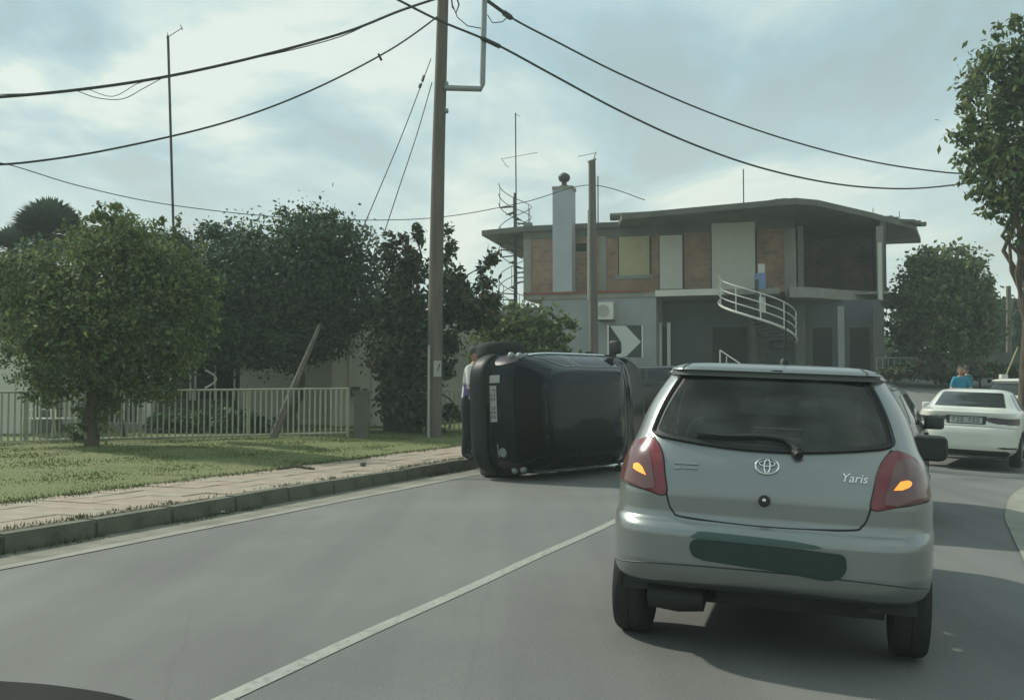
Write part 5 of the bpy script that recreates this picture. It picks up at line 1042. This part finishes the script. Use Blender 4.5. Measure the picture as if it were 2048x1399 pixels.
# ------------------------------------------------------------------ people
def person(name, label, loc, rz, h, shirt, lean=0.0, arms=(.35, .35), stripe=False):
    k = h / 1.75; o = empty(name, label, 'person', loc, (0, 0, rz))
    J = {'pelvis': (0, 0, .95), 'waist': (0, lean * .1, 1.10), 'chest': (0, lean * .3, 1.32), 'neck': (0, lean * .45, 1.49), 'head0': (0, lean * .5 - .01, 1.56),
         'shl': (-.17, lean * .4, 1.44), 'ell': (-.25, lean * .4 - .04, 1.17), 'wrl': (-.24, lean * .4 - arms[0] * .55, 1.00 + arms[0] * .3),
         'shr': (.17, lean * .4, 1.44), 'elr': (.25, lean * .4 - .04, 1.17), 'wrr': (.24, lean * .4 - arms[1] * .55, 1.00 + arms[1] * .3),
         'hil': (-.09, 0, .90), 'knl': (-.10, -.02, .50), 'anl': (-.10, .02, .09), 'tol': (-.11, -.15, .04), 'hir': (.09, 0, .90), 'knr': (.10, -.02, .50), 'anr': (.10, .02, .09), 'tor': (.11, -.15, .04)}
    for s_ in 'lr':
        w = Vector(J['wr' + s_]); d_ = (w - Vector(J['el' + s_])).normalized(); J['hd' + s_] = tuple(w + d_ * .08)
    E = [('pelvis', 'waist'), ('waist', 'chest'), ('chest', 'neck'), ('neck', 'head0')] + [(a + s_, b_ + s_) for s_ in 'lr' for a, b_ in (('sh', 'el'), ('el', 'wr'), ('wr', 'hd'), ('hi', 'kn'), ('kn', 'an'), ('an', 'to'))] + [('chest', 'shl'), ('chest', 'shr'), ('pelvis', 'hil'), ('pelvis', 'hir')]
    RD = dict(pelvis=(.16, .11), waist=(.145, .105), chest=(.175, .12), neck=(.06, .06), head0=(.055, .055))
    for s_ in 'lr': RD.update({'sh' + s_: (.075, .07), 'el' + s_: (.05, .05), 'wr' + s_: (.034, .03), 'hd' + s_: (.042, .022), 'hi' + s_: (.095, .095), 'kn' + s_: (.065, .065), 'an' + s_: (.048, .048), 'to' + s_: (.045, .035)})
    names = list(J); me = bpy.data.meshes.new('body'); me.from_pydata([tuple(c * k for c in J[n_]) for n_ in names], [(names.index(a), names.index(b_)) for a, b_ in E], [])
    tmp = bpy.data.objects.new('t', me); COL.objects.link(tmp); sk = tmp.modifiers.new('s', 'SKIN'); sub = tmp.modifiers.new('u', 'SUBSURF'); sub.levels = 2
    for i, n_ in enumerate(names): me.skin_vertices[0].data[i].radius = tuple(r_ * k for r_ in RD[n_])
    me.skin_vertices[0].data[0].use_root = True
    bpy.context.view_layer.update(); bme_ = bpy.data.meshes.new_from_object(tmp.evaluated_get(bpy.context.evaluated_depsgraph_get())); bpy.data.objects.remove(tmp)
    for m_ in ('skin', shirt, 'trouser', 'trim'): bme_.materials.append(M[m_])
    if stripe: bme_.materials.append(M['shirtp'])
    segs = [(Vector(J[a]) * k, Vector(J[b_]) * k, a, b_) for a, b_ in E]
    for p_ in bme_.polygons:
        best = None
        for a, b_, na, nb2 in segs:
            d_ = b_ - a; t = max(0, min(1, (p_.center - a).dot(d_) / d_.dot(d_))); l = (p_.center - a - d_ * t).length
            if best is None or l < best[0]: best = (l, na, nb2, t)
        n_ = best[1:3]; mi = 1
        if n_[0] in ('hil', 'hir', 'knl', 'knr') or p_.center.z < .97 * k and n_[0] in ('pelvis',): mi = 2
        if n_[0] in ('anl', 'anr'): mi = 3
        if n_[0] in ('wrl', 'wrr', 'neck') or (n_[0] in ('ell', 'elr')): mi = 0
        if stripe and mi == 1 and n_[0] in ('pelvis', 'waist', 'chest') and int((p_.center.x + 2) / .06) % 2 == 0: mi = 4
        p_.material_index = mi; p_.use_smooth = True
    # fingers joined to the body mesh
    bm = bmesh.new(); bm.from_mesh(bme_); f = MB()
    for s_, sx in (('l', -1), ('r', 1)):
        hd = Vector(J['hd' + s_]) * k; d_ = (hd - Vector(J['wr' + s_]) * k).normalized(); si = Vector((0, d_.z, -d_.y)).normalized() if abs(d_.x) < .9 else Vector((0, 1, 0)); nv = d_.cross(si)
        for q_, ln in zip((-.03, -.01, .01, .03), (.07, .08, .075, .06)):
            st = hd + si * q_ * k; f.tube([st, st + d_ * ln * .5 * k, st + (d_ * ln * .9 + nv * .02) * k], [.010 * k, .009 * k, .007 * k], 6)
        st = Vector(J['wr' + s_]) * k + d_ * .03 * k + si * .03 * k; f.tube([st, st + (si * .03 + d_ * .03) * k, st + (si * .035 + d_ * .06) * k], [.012 * k, .011 * k, .008 * k], 6)
    # head: skull, jaw, nose and ears in the same mesh
    hc = Vector(J['head0']) * k + Vector((0, -.01, .10)) * k
    def hadd(c, d, n_=2.2): f.add(*loft_box(hc + Vector(c) * k, [q * k for q in d], n=n_, k=16, m=10))
    hadd((0, 0, .02), (.155, .195, .21)); hadd((0, -.035, -.055), (.115, .12, .12)); hadd((0, -.105, -.01), (.03, .04, .05)); hadd((-.08, 0, -.01), (.02, .05, .06)); hadd((.08, 0, -.01), (.02, .05, .06))
    fm = f.mesh('f', M['skin']); bm.from_mesh(fm); bm.to_mesh(bme_); bm.free(); bme_.polygons.foreach_set('use_smooth', [True] * len(bme_.polygons))
    link('body', bme_, o)
    hr = MB(); vs, fs = loft_box(hc + Vector((0, .015, .045)) * k, (.172 * k, .205 * k, .19 * k), n=2.2, k=20, m=12)
    vs2 = [v_ if v_.z > hc.z - .02 * k or v_.y > hc.y + .05 * k else Vector((v_.x * .6, v_.y + .03 * k, v_.z + .03 * k)) for v_ in vs]; hr.add(vs2, fs); hr.build('hair', M['hair'], o, smooth=True)
    fc = MB()
    for sx in (-.032, .032): fc.add(*loft_box(hc + Vector((sx, -.092, .02)) * k, (.028 * k, .014 * k, .014 * k), n=2, k=8, m=6))
    fc.add(*loft_box(hc + Vector((0, -.095, -.06)) * k, (.05 * k, .012 * k, .012 * k), n=2, k=8, m=6)); fc.build('face', M['hair'], o, smooth=True)
    return o
q_ = P(935, 850, 16.6); person('person', 'person in a white shirt with purple stripes leaning in behind the overturned car', (q_.x, 16.6, .15), R(70), 1.84, 'shirtw', lean=-.25, arms=(.75, .6), stripe=True)
q_ = P(1921, 760, 26.4); person('person', 'person in a bright blue shirt standing beyond the roof of the white saloon', (q_.x, 26.4, gz(q_.x, 26.4) + .01), R(-15), 1.64, 'shirtb')
q_ = P(1934, 760, 27.0); person('person', 'person in a darker teal shirt close beside the one in bright blue', (q_.x, 27.0, gz(q_.x, 27.0) + .01), R(-150), 1.60, 'shirtt')

# ------------------------------------------------------------------ litter and the viewer's own bonnet edge
x, y = P(437, 1026, 10.65)[:2]; b = MB(); b.add([(x - .09, y - .03, .012), (x + .08, y - .05, .03), (x + .1, y + .05, .012), (x - .02, y + .06, .055), (x - .08, y + .05, .016), (x, y, .05)], [(0, 1, 5), (1, 2, 5), (2, 3, 5), (3, 4, 5), (4, 0, 5)]); b.build('paper_litter', M['litter'], label='crumpled pale scrap of litter in the gutter by the kerb', cat='litter')
x, y = P(590, 938, 14.5)[:2]; b = MB(); b.tube([(x - .25, y, .17), (x, y + .05, .20), (x + .28, y + .02, .17)], .018, 6); b.tube([(x, y + .05, .2), (x + .08, y + .2, .24)], .012, 6); b.build('fallen_branch', M['bark'], label='small dry fallen branch where the paving meets the grass', cat='branch')
x, y = P(726, 932, 15.2)[:2]; b = MB(); b.add(*loft_box((x, y, .19), (.1, .09, .07), n=2.3)); b.build('stone', M['concreted'], smooth=True, label='single dark stone lying on the pinkish paving', cat='stone')
def dash():
    o = empty('dashboard', 'dark curved dashboard edge of the car the view is taken from', 'dashboard', P(-150, 1500, .95))
    c = Vector(o.location); b = MB(); top = dense([tuple(P(*q_)) for q_ in ((-700, 1310, .95), (-300, 1326, .97), (0, 1346, .99), (140, 1357, .99), (285, 1384, .98), (370, 1440, .96), (460, 1600, .92))], 6, False)
    vs = []; k = len(top)
    for i, d_ in enumerate((0, .02, .05, .12, .30)):
        for t in top: vs.append(Vector(t) - c + Vector((0, (-.02 + d_ * .05) if i < 1 else -d_ * 1.1, [-.012, 0, -.012, -.045, -.14][i])))
    fs = [(r_ * k + j, r_ * k + j + 1, (r_ + 1) * k + j + 1, (r_ + 1) * k + j) for r_ in range(4) for j in range(k - 1)]
    o2 = len(vs); vs += [Vector(t) - c + Vector((0, 0, -.35)) for t in top]; fs += [(o2 + j, o2 + j + 1, j + 1, j) for j in range(k - 1)]
    b.add(vs, fs); b.build('pad', M['dash'], o, smooth=True)
dash()
# ------------------------------------------------------------------ haze volume added for the windscreen veil, lifting the blacks
hm = bpy.data.materials.new('veil haze'); hm.use_nodes = True; t = hm.node_tree; t.nodes.remove(t.nodes['Principled BSDF']); pv = t.nodes.new('ShaderNodeVolumePrincipled')
pv.inputs['Color'].default_value = (0.84, 0.98, 0.92, 1); pv.inputs['Density'].default_value = 0.0019; pv.inputs['Anisotropy'].default_value = 0.1
t.links.new(pv.outputs[0], t.nodes['Material Output'].inputs['Volume'])
b = MB(); b.box((0, 30, 6.4), (170, 170, 17.2)); hzb = b.build('haze', hm, kind='stuff'); hzb['label'] = 'faint haze added over the whole street for the windscreen veil'

# ------------------------------------------------------------------ repeats share a group
GR = {'black_car': 'dark hatchbacks in the traffic', 'overhead_cable': 'overhead cables strung from the utility pole', 'stay_wire': 'stay wires beside the utility pole', 'garden_chair': 'garden chairs behind the fence', 'palm_tree': 'palms above the garden', 'distant_tree': 'far trees beyond the house', 'shrub': 'shrubs behind the fence', 'utility_pole': 'wooden utility poles', 'aerial_mast': 'aerial masts on the skyline', 'broadleaf_tree': 'broadleaf trees along the street', 'white_car': 'white cars on the bend', 'person': 'people near the cars', 'spiral_stair': 'spiral stairs of the brick house', 'garden_fence': 'bar fences along the verge'}
for o in list(COL.objects):
    k = o.name.split('.')[0]
    if o.parent is None and k in GR: o['group'] = GR[k]
